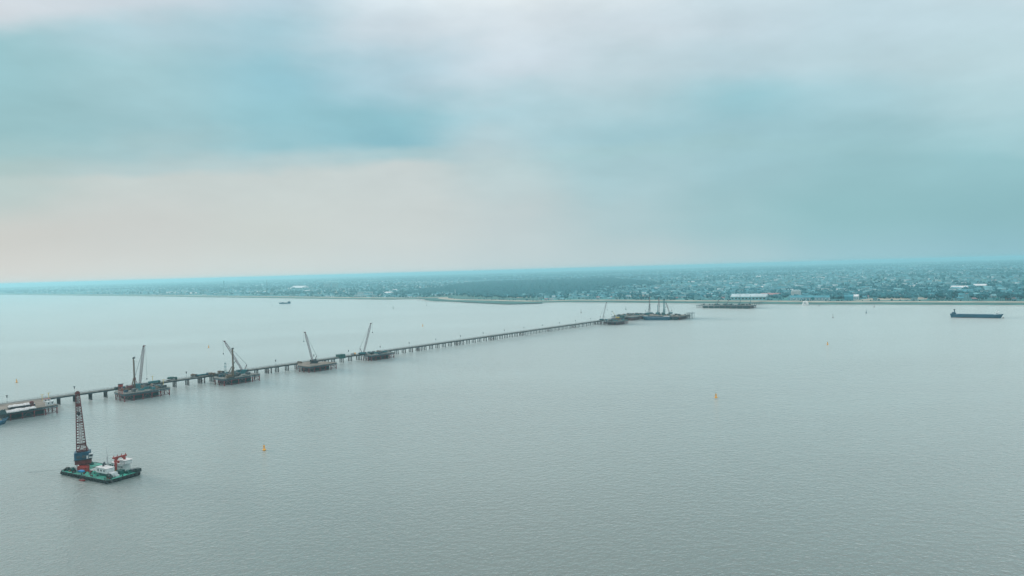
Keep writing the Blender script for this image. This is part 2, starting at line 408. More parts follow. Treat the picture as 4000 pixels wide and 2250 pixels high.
# ------------------------------------------------------------------ work platforms
bailey = MB()
bailey.box(0, 2.9, -.12, .12, 1.35, 1.6); bailey.box(0, 2.9, -.12, .12, 0, .22)
bailey.box(0, .2, -.1, .1, .22, 1.35); bailey.box(2.7, 2.9, -.1, .1, .22, 1.35); bailey.box(1.35, 1.55, -.1, .1, .22, 1.35)
bailey.bar((.2, 0, .25), (1.4, 0, 1.3), .12).bar((2.7, 0, .25), (1.5, 0, 1.3), .12)
bailey_me = bailey.mesh('girder_panel', M_BAIL)
bigpile_me = MB().lathe([(.55, 0), (.55, ZT - 2.2 + 3)], (0, 0, -3), 10).mesh('pile', M_PILE)
def platform(t0, t1, s0, s1, label, deck_m=M_DECK, bays=None, cut=0.0, group='work platforms along the jetty', dz=0.0, name='work_platform'):
    w, d = t1 - t0, s1 - s0
    p = thing(name, W3(t0, s1, dz), TA, label, 'platform', group)   # local x along, y from front edge (0) back to d
    poly = [(0, 0), (w, 0), (w, d * .55), (w - cut, d), (cut, d), (0, d * .55)] if cut else [(0, 0), (w, 0), (w, d), (0, d)]
    MB().prism(poly, ZT - .45, ZT + .02).build('deck', deck_m, p)
    n = int(w / 3)
    for i in range(n): inst('girder_panel', bailey_me, p, (i * w / n, .16, ZT - 2.07), 0, (w / n / 3, 1, 1))
    n = int(d * .55 / 3) if cut else int(d / 3); e = d * .55 if cut else d
    for x in (0.15, w - .15):
        for i in range(n): inst('girder_panel', bailey_me, p, (x, .3 + i * (e - .5) / n, ZT - 2.07), PI / 2, ((e - .5) / n / 3, 1, 1))
    MB().box(1.0, w - 1, 1.2, d * .55, ZT - 1.6, ZT - .47).build('floor_beams', M_GIRD, p)
    # front piles and frames
    nb = bays or max(3, round(w / 9)); bw = (w - 1.6) / nb
    for j, y in enumerate((.9, d * .28, d * .5, d * .72, d - 3)):
        for i in range(nb + 1):
            if cut and y > d * .6 and (i == 0 or i == nb): continue
            inst('pile', bigpile_me, p, (.8 + bw * i, y, 0))
    for i in range(nb):
        x0, x1 = .8 + bw * i + .5, .8 + bw * (i + 1) - .5
        f = MB()
        f.bar((x0, .9, 1.2), (x1, .9, 1.2), .4).bar((x0, .9, 5.2), (x1, .9, 5.2), .45)
        if i % 2 == 0: f.bar((x0, .9, 1.3), ((x0+x1)/2, .9, 5.1), .3).bar((x1, .9, 1.3), ((x0+x1)/2, .9, 5.1), .3)
        f.build('pile_frame', M_PILE if i % 2 else M_PINK, p)
    for x in (.8, .8 + bw * nb):
        f = MB(); y0, y1 = .9, d * .5
        f.bar((x, y0, 1.2), (x, y1, 1.2), .22).bar((x, y0, 5.2), (x, y1, 5.2), .22).bar((x, y0, 1.2), (x, d*.28, 5.2), .2).bar((x, d*.28, 5.2), (x, y1, 1.2), .2)
        f.build('pile_frame', M_PILE, p)
    # casings (dark green sheet steel boxes) hanging under the deck
    q0, q1 = .8 + bw * (nb * .16), .8 + bw * (nb * .78)
    mb = MB().box(q0, q1, 3.4, d * .62, -1, 5.6)
    x = q0
    while x < q1: mb.box(x, x + .35, 3.2, 3.4, -1, 5.6); x += 1.3
    mb.build('cofferdam', M_COFF, p)
    r = MB(); x = 0.1
    while x < w: r.box(x, x + .1, .0, .1, ZT + .02, ZT + 1.15); x += 2.5
    r.box(0, w, 0.02, .08, ZT + 1.1, ZT + 1.18); r.box(0, w, 0.02, .08, ZT + .6, ZT + .66)
    r.box(w - .08, w - .02, 0, d * .5, ZT + 1.1, ZT + 1.18); r.box(.02, .08, 0, d * .5, ZT + 1.1, ZT + 1.18)
    r.build('railing', M_GIRD, p)
    return p
platform(-62, -16, .8, 49, 'storage platform at the left edge carrying white sheeted stacks', M_SAND, 5, 0)
platform(42, 87, .8, 45, 'platform with the red drilling rig, nearest of the crane platforms', M_DECK, 5, 14)
platform(146, 190, .8, 43, 'platform with the leaning lattice crane and brown drilling mast', M_DECK, 5, 12)
platform(255, 297, .8, 43, 'sandy brown bare platform with one crane in its middle', M_SAND, 5, 12)
platform(366, 408, .8, 26, 'small platform with a blue crane beside the jetty, past the green hut', M_DECK, 5, 0)
platform(992, 1040, .8, 44, 'dark platform on crowded piles just before the end platform', M_DECK, 8, 0)
platform(1110, 1156, .8, 15, 'short densely piled platform joining the jetty to the end platform', M_DECK, 9, 0)
platform(1116, 1156, -44, -9.5, 'densely piled platform on the rear side of the jetty, left of the end platform', M_DECK, 7, 0)
platform(1158, 1215, -54, 104, 'large end platform crowded with drilling rigs and cranes', M_SAND, 9, 0, 'large foundation platforms')
pg = platform(1568, 1612, -42, 112, 'far platform near the opposite bank with dark panels between pale piles', M_DECK, 5, 0, 'large foundation platforms')
# dark side panels on the two large ones (the side that faces the camera looks along the jetty)
def side_panels(t0, s0, s1, n, z0=.5, z1=6.2):
    p = thing('cofferdam_wall', W3(t0, s0, 0), TA - PI / 2, 'row of dark blue-green panels under the %s platform' % ('far' if t0 > 1300 else 'large end'), 'wall')
    w = (s1 - s0) / n
    for i in range(n):
        MB().box(i*w + .9, (i+1)*w - .9, -.6, -.2, z0 - 1.5, z1).build('panel', M_COFF, p)
        MB().lathe([(.6, 0), (.6, 9)], (i*w, -.8, -2.5), 8).build('pile', M_PINK, p)
side_panels(1155.5, 20, 102, 7)
side_panels(1565.5, -20, 108, 8)
# raised frame at the outer end of the end platform
p = thing('loading_frame', W3(1196, 104, 0), TA - PI/2, 'dark raised steel frame on piles at the outer tip of the end platform', 'frame')
for x in (1, 7, 13):
    for y in (0, 9): MB().bar((x, y, -3), (x, y, 12.5), .7, n=8).build('leg', M_GIRD, p)
MB().box(-1, 14.5, -1.5, 10.5, 12.5, 13.4).build('top_deck', M_GIRD, p)
MB().bar((13.8, -1, 0), (13.8, -1, 19), .4, n=6).build('mast', M_GIRD, p)
mb = MB()
for a, b in ((1, 7), (7, 13)): mb.bar((a, 0, 3), (b, 0, 10), .3).bar((b, 0, 3), (a, 0, 10), .3).bar((a, 0, 10), (b, 0, 10), .3)
mb.build('cross_brace', M_GIRD, p)

def on_deck(px, s, z=ZT):                        # point of the jetty frame at offset s that shows at photo column px
    lo, hi = 1130.0, 1800.0
    for _ in range(50):
        y = (lo + hi) / 2; q = at(px, y, z) - TO
        if q.dot(TN) > s: hi = y
        else: lo = y
    p = at(px, (lo + hi) / 2, z); return p
# ------------------------------------------------------------------ cranes and rigs
def crawler_crane(px, py, tx, ty, label, body=M_TEAL, boom=M_PINK, hook=None, w=1.9, t=.26, tele=False, gantry=True, z=ZT, group='cranes on the work platforms'):
    base = at(px, py, z + .04); D = base.y / F
    dx = (tx - px) * D + (py - ty) * D * roll; hgt = (py - ty) * D - 2.6
    sgn = 1 if dx >= 0 else -1; dx = abs(dx) + .01
    c = thing('crawler_crane', base, 0 if sgn > 0 else PI, label, 'crane', group)     # local +x = boom side
    for y in (-2.6, 1.6):
        pts = [(-4, 0), (4, 0), (4.7, .6), (4, 1.25), (-4, 1.25), (-4.7, .6)]
        mb = MB(); mb.add([(x, y, zz) for x, zz in pts] + [(x, y + 1, zz) for x, zz in pts], [(0,1,2,3,4,5), (11,10,9,8,7,6)] + [(i, i+6, (i+1) % 6 + 6, (i+1) % 6) for i in range(6)])
        mb.build('track', M_BLK, c)
    MB().box(-1.6, 1.6, -1.6, 1.6, .5, 1.5).build('turntable', M_BLK, c)
    MB().loft([[(-4.2,-1.6,1.5),(2.4,-1.6,1.5),(2.4,1.6,1.5),(-4.2,1.6,1.5)], [(-4.2,-1.6,3.4),(1.6,-1.6,3.4),(1.6,1.6,3.4),(-4.2,1.6,3.4)], [(-4.0,-1.4,3.7),(1.0,-1.4,3.7),(1.0,1.4,3.7),(-4.0,1.4,3.7)]]).build('engine_house', body, c)
    cb = MB().loft([[(1.7,-2.4,1.6),(3.6,-2.4,1.6),(3.6,-.9,1.6),(1.7,-.9,1.6)], [(1.7,-2.4,3.0),(3.4,-2.4,3.0),(3.4,-.9,3.0),(1.7,-.9,3.0)], [(1.8,-2.3,3.9),(3.0,-2.3,3.9),(3.0,-1.0,3.9),(1.8,-1.0,3.9)]]).build('cab', body, c)
    MB().add([(3.66,-2.25,2.1),(3.66,-1.05,2.1),(3.45,-1.05,3.0),(3.45,-2.25,3.0)], [(0,1,2,3)]).build('window', M_GLASS, cb)
    MB().box(-5.6, -4.2, -1.9, 1.9, 1.3, 3.2).build('counterweight', M_BLK, c)
    f = Vector((1.4, 0, 2.6)); tip = f + Vector((dx, 0, hgt))
    if tele:
        mid = f.lerp(tip, .45); mb = MB().bar(f, mid, .8).bar(mid, f.lerp(tip, .75), .6).bar(f.lerp(tip, .75), tip, .42); mb.build('boom', boom, c)
    else:
        MB().lattice(f, tip, w * .8, w, max(8, int((tip - f).length / 2.3)), t, (0, 1, 0)).build('boom', boom, c)
    d = (tip - f).normalized()
    MB().bar(tip, tip + Vector((2.3, 0, .7)), .4).bar(tip + Vector((-.6, 0, -.2)), tip + Vector((.7, 0, .5)), 1.2).build('jib_head', M_REDD if boom is M_PINK else M_BLK, c)
    cab = MB()
    if gantry and not tele:
        g1 = Vector((-3.8, 0, 9.5)); gg = MB().bar((-1.2, -.8, 3.6), g1 + Vector((0, -.6, 0)), .3).bar((-1.2, .8, 3.6), g1 + Vector((0, .6, 0)), .3).bar((-4.2, 0, 3.6), g1, .25).bar(g1 + Vector((0, -.9, 0)), g1 + Vector((0, .9, 0)), .4)
        gg.build('back_mast', boom, c)
        cab.bar(g1 + Vector((0, .4, 0)), tip, .12).bar(g1 + Vector((0, -.4, 0)), tip, .12)
    hk = tip + Vector((2.0, 0, .4)); hl = hook if hook else hgt * .3
    cab.bar(hk, hk - Vector((0, 0, hl)), .12)
    cab.build('hoist_cable', M_CABLE, c)
    MB().lathe([(.1, 1.2), (.55, .9), (.55, .2), (.2, -.6)], tuple(hk - Vector((0, 0, hl + 1.2))), 8).build('hook_block', M_BLK, c)
    return c
def drill_rig(px, py, ty, label, mast=M_BROWN, body=M_REDD, lean=0.0, wide=.8, group='drilling rigs on the work platforms', z=ZT):
    base = at(px, py, z + .04); h = (py - ty) * base.y / F
    c = thing('drilling_rig', base, .9, label, 'drilling rig', group)
    for y in (-2.4, 1.4): MB().loft([[(-3.2,y,0),(3.2,y,0),(3.2,y+.9,0),(-3.2,y+.9,0)], [(-3.8,y,.6),(3.8,y,.6),(3.8,y+.9,.6),(-3.8,y+.9,.6)], [(-3.2,y,1.1),(3.2,y,1.1),(3.2,y+.9,1.1),(-3.2,y+.9,1.1)]]).build('track', M_BLK, c)
    MB().loft([[(-5,-1.7,1.2),(1.6,-1.7,1.2),(1.6,1.7,1.2),(-5,1.7,1.2)], [(-5,-1.7,3.4),(1.2,-1.7,3.6),(1.2,1.7,3.6),(-5,1.7,3.4)], [(-4.6,-1.4,3.9),(.6,-1.4,4.3),(.6,1.4,4.3),(-4.6,1.4,3.9)]]).build('body', body, c)
    MB().box(1.2, 2.8, 1.0, 2.3, 1.6, 3.8).build('cab', M_WHITE if body is M_TEAL else body, c)
    MB().bar((3.2, 0, .4), (3.2 + lean, 0, h), wide, wide * .8).build('mast', mast, c)
    MB().bar((4.2, 0, .2), (4.2 + lean, 0, h * .93), .32, n=8).build('drill_rod', M_BLK, c)
    MB().bar((.6, -.9, 3.4), (3.1, -.3, h * .42), .42).bar((.6, .9, 3.4), (3.1, .3, h * .42), .42).build('stay', mast, c)
    MB().cb((3.6 + lean, 0, h - .4), (2.6, 1.0, 1.2)).bar((2.4 + lean, 0, h + .6), (4.8 + lean, 0, h + 1.6), .3).build('mast_head', M_BLK, c)
    MB().cb((3.9, 0, h * .30), (1.4, 1.3, 2.2)).build('rotary_drive', body, c)
    MB().cb((-4, 0, 3.9), (1.6, 2.2, .8)).build('winch', M_BLK, c)
    return c
crawler_crane(541, 1512, 558, 1352, 'pale lattice crane standing right of the red drilling rig', M_TEAL, M_PINK, 34, 2.0, .22)
drill_rig(513, 1521, 1400, 'red tracked drilling rig with a tall dark brown mast', M_BROWN, M_REDD, 0, 1.1)
crawler_crane(952, 1456, 883, 1331, 'lattice crane leaning far left with a back mast, holding a rebar cage', M_TEAL, M_PINK, 14, 1.9, .2)
drill_rig(901, 1476, 1364, 'brown drilling rig with thick vertical mast in front of the leaning crane', M_BROWN, M_BROWN, 0, 1.3)
crawler_crane(1226, 1419, 1197, 1297, 'pink lattice crane alone on the sandy brown platform', M_BLK, M_PINK, 11, 2.0, .24)
crawler_crane(1417, 1386, 1445, 1264, 'pink lattice crane with a teal body on the small platform beside the jetty', M_TEAL, M_PINK, 12, 2.0, .24)
crawler_crane(2352, 1252, 2366, 1181, 'grey lattice crane on the far end of the jetty, left of the yellow boom', M_TEAL, M_PINK, 16, 1.8, .22)
crawler_crane(2412, 1245, 2394, 1216, 'short crane with an orange-yellow telescopic boom near the end platform', M_YEL, M_YEL, 6, tele=True)
G = 'cranes crowded on the end platform'
crawler_crane(2528, 1228, 2536, 1190, 'thick grey leaning crane, leftmost on the end platform', M_TEAL, M_BLK, 10, 2.0, .24, group=G)
crawler_crane(2541, 1226, 2539, 1162, 'tall thin upright crane beside the thick leaning one on the end platform', M_TEAL, M_PINK, 20, 2.0, .3, gantry=False, group=G)
crawler_crane(2572, 1226, 2571, 1163, 'tall pale red crane in the middle of the end platform', M_TEAL, M_PINK, 20, 2.2, .24, gantry=False, group=G)
crawler_crane(2618, 1226, 2604, 1184, 'grey lattice crane leaning left at the right half of the end platform', M_TEAL, M_PINK, 9, 2.2, .24, group=G)
G = 'drilling rigs on the end platform'
drill_rig(2567, 1228, 1192, 'short dark rig mast in the middle of the end platform', M_TEAL, M_TEAL, 0, 1.0, G)
drill_rig(2590, 1228, 1170, 'left one of the two tall green rig masts on the end platform', M_TEAL, M_DGREEN, 0, 1.3, G)
drill_rig(2595, 1229, 1170, 'right one of the two tall green rig masts on the end platform', M_TEAL, M_DGREEN, 0, 1.3, G)
G = 'cranes on the far platform'
crawler_crane(2800, 1192, 2805, 1172, 'small pale crane on the left half of the far platform', M_TEAL, M_PINK, 5, 1.6, .25, group=G)
crawler_crane(2837, 1192, 2845, 1172, 'small pale crane in the middle of the far platform', M_TEAL, M_PINK, 5, 1.6, .25, group=G)
drill_rig(2890, 1192, 1155, 'left one of the two thin dark masts on the far platform', M_TEAL, M_TEAL, 0, .9, 'rig masts on the far platform')
drill_rig(2930, 1190, 1156, 'right one of the two thin dark masts on the far platform', M_TEAL, M_TEAL, 0, .9, 'rig masts on the far platform')
# leaning boom pole and hanging rebar cage on the second crane platform
b = at(886, 1466, ZT); c = thing('leaning_pole', b, 0, 'ochre and dark pole leaning right across the brown drilling rig', 'pole')
D = b.y / F; e = Vector((34 * D, 1, 55 * D))
MB().bar((0, 0, .05), e * .62, .8).build('lower_pole', M_BROWN, c); MB().bar(e * .62, e, .5).build('upper_pole', M_DGREEN, c); MB().cb((0, 0, .03), (2.5, 2.5, .9)).build('foot', M_BLK, c)
b = at(881, 1464, ZT); c = thing('rebar_cage', b + Vector((0, 0, .1)), 0, 'pale green upright rebar cage left of the brown rig mast', 'rebar cage')
mb = MB()
for i in range(8): mb.bar((1.1*math.cos(i*PI/4), 1.1*math.sin(i*PI/4), 0), (1.1*math.cos(i*PI/4), 1.1*math.sin(i*PI/4), 14), .14)
mb.build('bar', M_TEAL, c)
for h in (1, 5, 9, 13): MB().lathe([(1.2, 0), (1.2, .35)], (0, 0, h), 10).build('hoop', M_TEAL, c)
# red framed tower with a red top box
b = at(472, 1541, ZT); D = b.y / F
c = thing('red_tower', b, .5, 'square red steel tower with a solid red box top, left on the first crane platform', 'tower')
MB().lattice((0, 0, 0), (0, 0, 8), 3.4, 3.4, 4, .3, (1, 0, 0)).build('frame', M_RED, c); MB().box(-2, 2, -2, 2, 8, 10.2).build('box_top', M_RED, c); MB().box(-2.3, 2.6, -2.2, 2.2, 10.2, 10.5).build('roof', M_BLK, c)

# ------------------------------------------------------------------ vehicles, huts and loads
def wheels(c, xs, y=1.15, r=.5):
    for x in xs:
        for yy in (-y, y):
            mb = MB(); ring = [(x + r*math.cos(a*PI/5), r + r*math.sin(a*PI/5)) for a in range(10)]
            mb.add([(a, yy - .17, q) for a, q in ring] + [(a, yy + .17, q) for a, q in ring], [tuple(range(10)), tuple(range(19, 9, -1))] + [(i, 10+i, 10+(i+1) % 10, (i+1) % 10) for i in range(10)])
            mb.build('wheel', M_RUB, c)
def truck(p, rz, label, cabm, bodym, L_=10, kind='box'):
    c = thing('truck', p + Vector((0, 0, .03)), rz, label, 'truck', 'vehicles on the jetty')
    MB().box(-L_/2, L_/2, -.9, .9, .7, 1.05).build('chassis', M_BLK, c)
    cb = MB().loft([[(L_/2-2.2,-1.25,1.05),(L_/2,-1.25,1.05),(L_/2,1.25,1.05),(L_/2-2.2,1.25,1.05)],[(L_/2-2.2,-1.25,2.1),(L_/2-.05,-1.25,2.1),(L_/2-.05,1.25,2.1),(L_/2-2.2,1.25,2.1)],[(L_/2-2.1,-1.15,3.1),(L_/2-.5,-1.15,3.1),(L_/2-.5,1.15,3.1),(L_/2-2.1,1.15,3.1)]]).build('cab', cabm, c)
    MB().add([(L_/2-.03,-1.1,2.15),(L_/2-.03,1.1,2.15),(L_/2-.44,1.05,2.95),(L_/2-.44,-1.05,2.95)], [(0,1,2,3)]).build('windscreen', M_GLASS, cb)
    x1 = L_/2 - 2.4
    if kind == 'drum':
        mb = MB(); sec = []
        for x, r in ((-L_/2+.1, .5), (-L_/2+1.4, 1.2), (-1.0, 1.45), (x1-.9, 1.1), (x1-.1, .6)):
            sec.append([(x, r*math.cos(a*PI/5), 2.5 + r*math.sin(a*PI/5) + (x1-x)*.06) for a in range(10)])
        mb.loft(sec).build('mixer_drum', bodym, c)
    elif kind == 'flat':
        MB().box(-L_/2, x1, -1.25, 1.25, 1.05, 1.3).build('load_bed', bodym, c)
        MB().box(-L_/2+.6, x1-.5, -1.1, 1.1, 1.3, 2.3).build('load', M_TEAL, c)
    else:
        MB().box(-L_/2, x1, -1.3, 1.3, 1.05, 3.2).build('load_box', bodym, c)
        MB().box(-L_/2-.03, x1+.03, -1.34, -1.3, 2.2, 2.4).build('rib', M_BLK, c)
    wheels(c, (-L_/2+1.2, -L_/2+2.5, L_/2-1.3))
    return c
truck(on_deck(672, -4), TA, 'green truck driving on the jetty between the first two crane platforms', M_DGREEN, M_DGREEN, 11, 'drum')
truck(on_deck(757, -4.5), TA, 'dark grey cement mixer truck behind the long loaded truck on the jetty', M_BLK, M_BROWN, 8, 'drum')
truck(on_deck(790, -4), TA, 'long dark blue loaded truck on the jetty before the leaning crane platform', M_BLUE, M_GIRD, 15, 'flat')
truck(on_deck(827, 4), TA, 'brown mixer truck turning onto the leaning crane platform', M_BROWN, M_BROWN, 8.5, 'drum')
truck(on_deck(862, -1), TA, 'grey mixer truck on the corner of the leaning crane platform', M_BLK, M_BROWN, 8, 'drum')
truck(on_deck(1380, -3), TA, 'small orange truck on the jetty just before the teal-bodied crane', M_ORG, M_WHITE, 7, 'box')
truck(on_deck(603, 3), TA, 'dark green long truck parked behind the first crane platform', M_DGREEN, M_TEAL, 12, 'box')
def cabin(name, p, rz, sz, label, m, cat='cabin', group='site cabins and containers', roof=None):
    c = thing(name, p + Vector((0, 0, .03)), rz, label, cat, group)
    a, b_, h = sz
    MB().box(-a/2, a/2, -b_/2, b_/2, 0, h).build('wall', m, c)
    MB().box(-a/2-.15, a/2+.15, -b_/2-.15, b_/2+.15, h, h + .22).build('roof', roof or m, c)
    n = max(1, int(a / 2.6))
    for i in range(n): MB().box(-a/2 + (i+.5)*a/n - .5, -a/2 + (i+.5)*a/n + .5, -b_/2 - .05, -b_/2 - .003, h*.4, h*.8).build('window', M_GLASS, c)
    return c
# green hut astride the jetty
hp = on_deck(1330, -3.5); c = cabin('net_hut', hp, TA, (9.5, 8, 3.2), 'dark green mesh-clad hut standing across the jetty halfway along', M_DGREEN, 'hut', None)
MB().box(-4.7, 4.7, -4.75, -4.2, -2.2, 3.1).build('mesh_skirt', M_DGREEN, c)
hp = on_deck(2430, -1); cabin('net_hut', hp, TA, (8, 8, 4), 'dark green hut on the jetty right before the end platform', M_DGREEN, 'hut', None)
def lumpy(c, x0, x1, y0, y1, z, h, m, name='sheet'):
    nx, ny = max(3, int((x1-x0)/1.1)), 4; vs = []; fs = []
    for i in range(nx + 1):
        for j in range(ny + 1):
            e = (0 if j in (0, ny) or i in (0, nx) else 1)
            vs.append((x0 + (x1-x0)*i/nx, y0 + (y1-y0)*j/ny, z + e*h*random.uniform(.6, 1.05)))
    for i in range(nx):
        for j in range(ny): a = i*(ny+1)+j; fs.append((a, a+ny+1, a+ny+2, a+1))
    o = MB().add(vs, fs).build(name, m, c); return o
def stack(px, py, sz, label, rz=TA, h0=1.2, base=M_BLK):
    c = thing('covered_stack', at(px, py, ZT) + Vector((0, 0, .03)), rz, label, 'material stack', 'white sheeted stacks on the near storage platform')
    MB().box(-sz[0]/2, sz[0]/2, -sz[1]/2, sz[1]/2, 0, h0).build('pallet_base', base, c)
    lumpy(c, -sz[0]/2-.1, sz[0]/2+.1, -sz[1]/2-.1, sz[1]/2+.1, h0 + .02, 1.5, M_WHITE2)
    return c
stack(84, 1592, (20, 4.5), 'long white sheeted stack on a dark base behind the front row of stacks', TA, 2.0)
stack(35, 1612, (14, 5), 'white sheeted heap at the left end of the front row of stacks', TA, .8, M_WHITE2)
stack(75, 1605, (13, 5), 'cream sheeted heap in the middle of the front row of stacks', TA, .8, M_WHITE2)
stack(116, 1597, (9, 4), 'short row of white bags at the right end of the front stacks', TA, .5, M_WHITE2)
c = thing('steel_tank', at(124, 1587, ZT) + Vector((0, 0, .03)), TA, 'upright dark red round tank right of the long sheeted stack', 'tank')
MB().lathe([(1.7, 0), (1.7, 4), (1.2, 4.7), (.3, 4.9)], n=14).build('shell', M_REDD, c)
for z in (1.2, 2.8): MB().lathe([(1.78, z), (1.78, z + .2)], n=14).build('hoop', M_BLK, c)
cabin('site_cabin', at(194, 1583, ZT), TA + .1, (6, 3.2, 3.4), 'white cabin with a dark window at the right corner of the near storage platform', M_WHITE, 'cabin', None)
cabin('site_cabin', at(182, 1569, ZT), TA + .1, (5.5, 2.8, 2.6), 'white and red cabin behind the corner cabin of the near storage platform', M_WHITE2, 'cabin', None, M_RED)
for px, py, lab in ((165, 1567, 'left one of the two yellow hoist posts behind the white cabins'), (190, 1560, 'right one of the two yellow hoist posts behind the white cabins'), (596, 1491, 'thin yellow post behind the right half of the first crane platform'), (638, 1506, 'thin yellow post at the right end of the first crane platform')):
    c = thing('hoist_post', at(px, py, ZT) + Vector((0, 0, .02)), TA, lab, 'post', 'yellow posts on the platforms')
    MB().bar((0, 0, 0), (0, 0, 6.2), .35).build('post', M_YEL, c); MB().bar((-1.2, 0, 6.1), (1.5, 0, 6.1), .3).build('arm', M_YEL, c)
c = thing('net_heap', at(3, 1618, ZT) + Vector((0, 0, .03)), TA, 'dark heap of netting at the left frame edge on the storage platform', 'net heap')
lumpy(c, -4, 4, -3, 3, 0, 4, M_COFF, 'net'); lumpy(c, -3, 3, 2, 5, 0, 2.5, M_WHITE2, 'white_bag')
# small clutter per platform: each its own thing
R2 = random.Random(5)
def clutter(t0, t1, s0, s1, n, where, grp, z=ZT):
    kinds = [('generator_set', 'blue generator box', M_BLUE, 'generator'), ('tool_container', 'dark steel container', M_GIRD, 'container'), ('pipe_stack', 'stack of dark rusty pipes', M_BROWN, 'pipe stack'), ('site_cabin', 'small teal cabin', M_TEAL, 'cabin'),
             ('mud_tank', 'low open mud tank', M_TEAL, 'tank'), ('steel_stack', 'low stack of steel sheets', M_DECK, 'steel stack'), ('tool_container', 'blackish container', M_HULL, 'container')]
    used = []
    for i in range(n):
        for _ in range(40):
            t, s = R2.uniform(t0, t1), R2.uniform(s0, s1)
            if all((t-a)**2 + (s-b)**2 > 36 for a, b in used): break
        used.append((t, s)); nm, lb, m, cat = kinds[(i * 3 + n) % 7]
        rz = TA + R2.choice((0, PI/2)) + R2.uniform(-.1, .1); p = W3(t, s, z + .03)
        pos = ('front ' if s > (s0+s1)/2 else 'rear ') + ('left' if t < (t0+t1)/2 else 'right')
        c = thing(nm, p, rz, '%s, %s part of %s' % (lb, pos, where), cat, grp)
        if nm == 'pipe_stack':
            for a in range(3): 
                for q in range(3 - a): MB().bar((-4, (q + a*.5)*.95 - .9, .5 + a*.8), (4, (q + a*.5)*.95 - .9, .5 + a*.8), .86, n=8).build('pipe', m, c)
        elif nm == 'mud_tank':
            mb = MB().box(-3.5, 3.5, -1.6, -1.45, 0, 1.8).box(-3.5, 3.5, 1.45, 1.6, 0, 1.8).box(-3.5, -3.35, -1.45, 1.45, 0, 1.8).box(3.35, 3.5, -1.45, 1.45, 0, 1.8).box(-3.35, 3.35, -1.45, 1.45, 0, .2); mb.build('tank_wall', m, c)
            MB().box(-3.35, 3.35, -1.45, 1.45, .21, 1.3).build('mud', M_BROWN, c)
        elif nm == 'steel_stack':
            for a in range(3): MB().box(-3 + a*.2, 3 - a*.1, -1.3, 1.3 - a*.15, .05 + a*.35, .33 + a*.35).build('steel_sheet', m, c)
        else:
            a, b_, h = (6, 2.4, 2.6) if nm != 'generator_set' else (3.6, 1.8, 2.1)
            MB().box(-a/2, a/2, -b_/2, b_/2, .12, h).build('body', m, c); MB().box(-a/2-.06, a/2+.06, -b_/2-.06, b_/2+.06, h, h + .14).build('roof', M_GIRD if m is not M_WHITE else M_WHITE2, c)
            MB().box(a/2 - 1.5, a/2 - .6, -b_/2-.05, -b_/2-.003, .3, h*.85).build('door', M_BLK, c)
clutter(48, 82, 6, 42, 24, 'the platform with the red drilling rig', 'site equipment on the first crane platform')
clutter(152, 185, 6, 40, 26, 'the leaning crane platform', 'site equipment on the second crane platform')
clutter(262, 292, 2, 12, 3, 'the sandy platform', 'site equipment on the sandy platform')
clutter(370, 405, 3, 23, 12, 'the small platform beside the green hut', 'site equipment on the small platform')
clutter(996, 1036, 4, 40, 18, 'the crowded-pile platform', 'site equipment on the last jetty platform')
clutter(1164, 1210, -48, 96, 44, 'the large end platform', 'site equipment on the end platform')
clutter(1120, 1152, -40, -13, 10, 'the rear left end platform', 'site equipment on the rear left end platform')
clutter(1574, 1606, -36, 100, 30, 'the far platform', 'site equipment on the far platform')

# ------------------------------------------------------------------ crane barge in the foreground
NB = at(420, 1893); UA = math.radians(-28.5); BL, BW = 50.5, 21.5
uu = Vector((math.cos(UA), math.sin(UA), 0)); OB = NB - uu * BL
bz = thing('crane_barge', OB, UA, 'green decked crane barge with a tall red lattice crane, anchored in the foreground', 'crane barge')
def octo(z, i=0.0): c = 1.6; return [(c+i, i, z), (BL-c-i, i, z), (BL-i, c+i, z), (BL-i, BW-c-i, z), (BL-c-i, BW-i, z), (c+i, BW-i, z), (i, BW-c-i, z), (i, c+i, z)]
MB().loft([octo(-1.5, 1.2), octo(0, .3), octo(.6, 0), octo(2.1, 0)]).build('hull', M_HULL, bz)
MB().loft([octo(2.103, .35), octo(2.16, .35)]).build('deck', M_GREEN, bz)
mb = MB(); oc = octo(2.1, 0)
for i in range(8): mb.bar(Vector(oc[i]) + Vector((0, 0, .12)), Vector(oc[(i+1) % 8]) + Vector((0, 0, .12)), .22)
mb.build('gunwale', M_HULL, bz)
tyre = MB().lathe([(.62, -.2), (.75, 0), (.62, .2)], n=10); tv = [(x, zz, y) for x, y, zz in tyre.v]; tyre = MB().add(tv, tyre.f); ty_me = tyre.mesh('tyre_fender', M_RUB)
for i in range(18): inst('tyre_fender', ty_me, bz, (2.2 + i * 2.72, -.22, 1.15))
for i in range(8): inst('tyre_fender', ty_me, bz, (BL + .22, 2.0 + i * 2.5, 1.15), PI / 2)
# railing of small stanchions along the near side
mb = MB()
for i in range(30): mb.box(2 + i*1.6, 2.07 + i*1.6, .5, .57, 2.16, 3.0)
tag(mb.build('stanchions', M_BLK, bz), kind='stuff')
cx, cy = 7.6, 10.6
def bb(name, m, x0, x1, y0, y1, z0, z1, par=None): return MB().box(x0, x1, y0, y1, z0, z1).build(name, m, par or bz)
bb('boom_rest_base', M_RED, 9.8, 18.4, 5.4, 8.0, 2.17, 4.7); bb('store_box', M_WHITE, 7.0, 9.7, 5.2, 7.2, 2.17, 4.3)
MB().lathe([(3.3, 2.17), (3.1, 3.6), (2.6, 4.2), (2.6, 4.9)], (cx, cy, 0), 20).build('crane_pedestal', M_RED, bz)
MB().lathe([(3.2, 4.91), (3.2, 5.3)], (cx, cy, 0), 24).build('slewing_ring', M_BLK, bz)
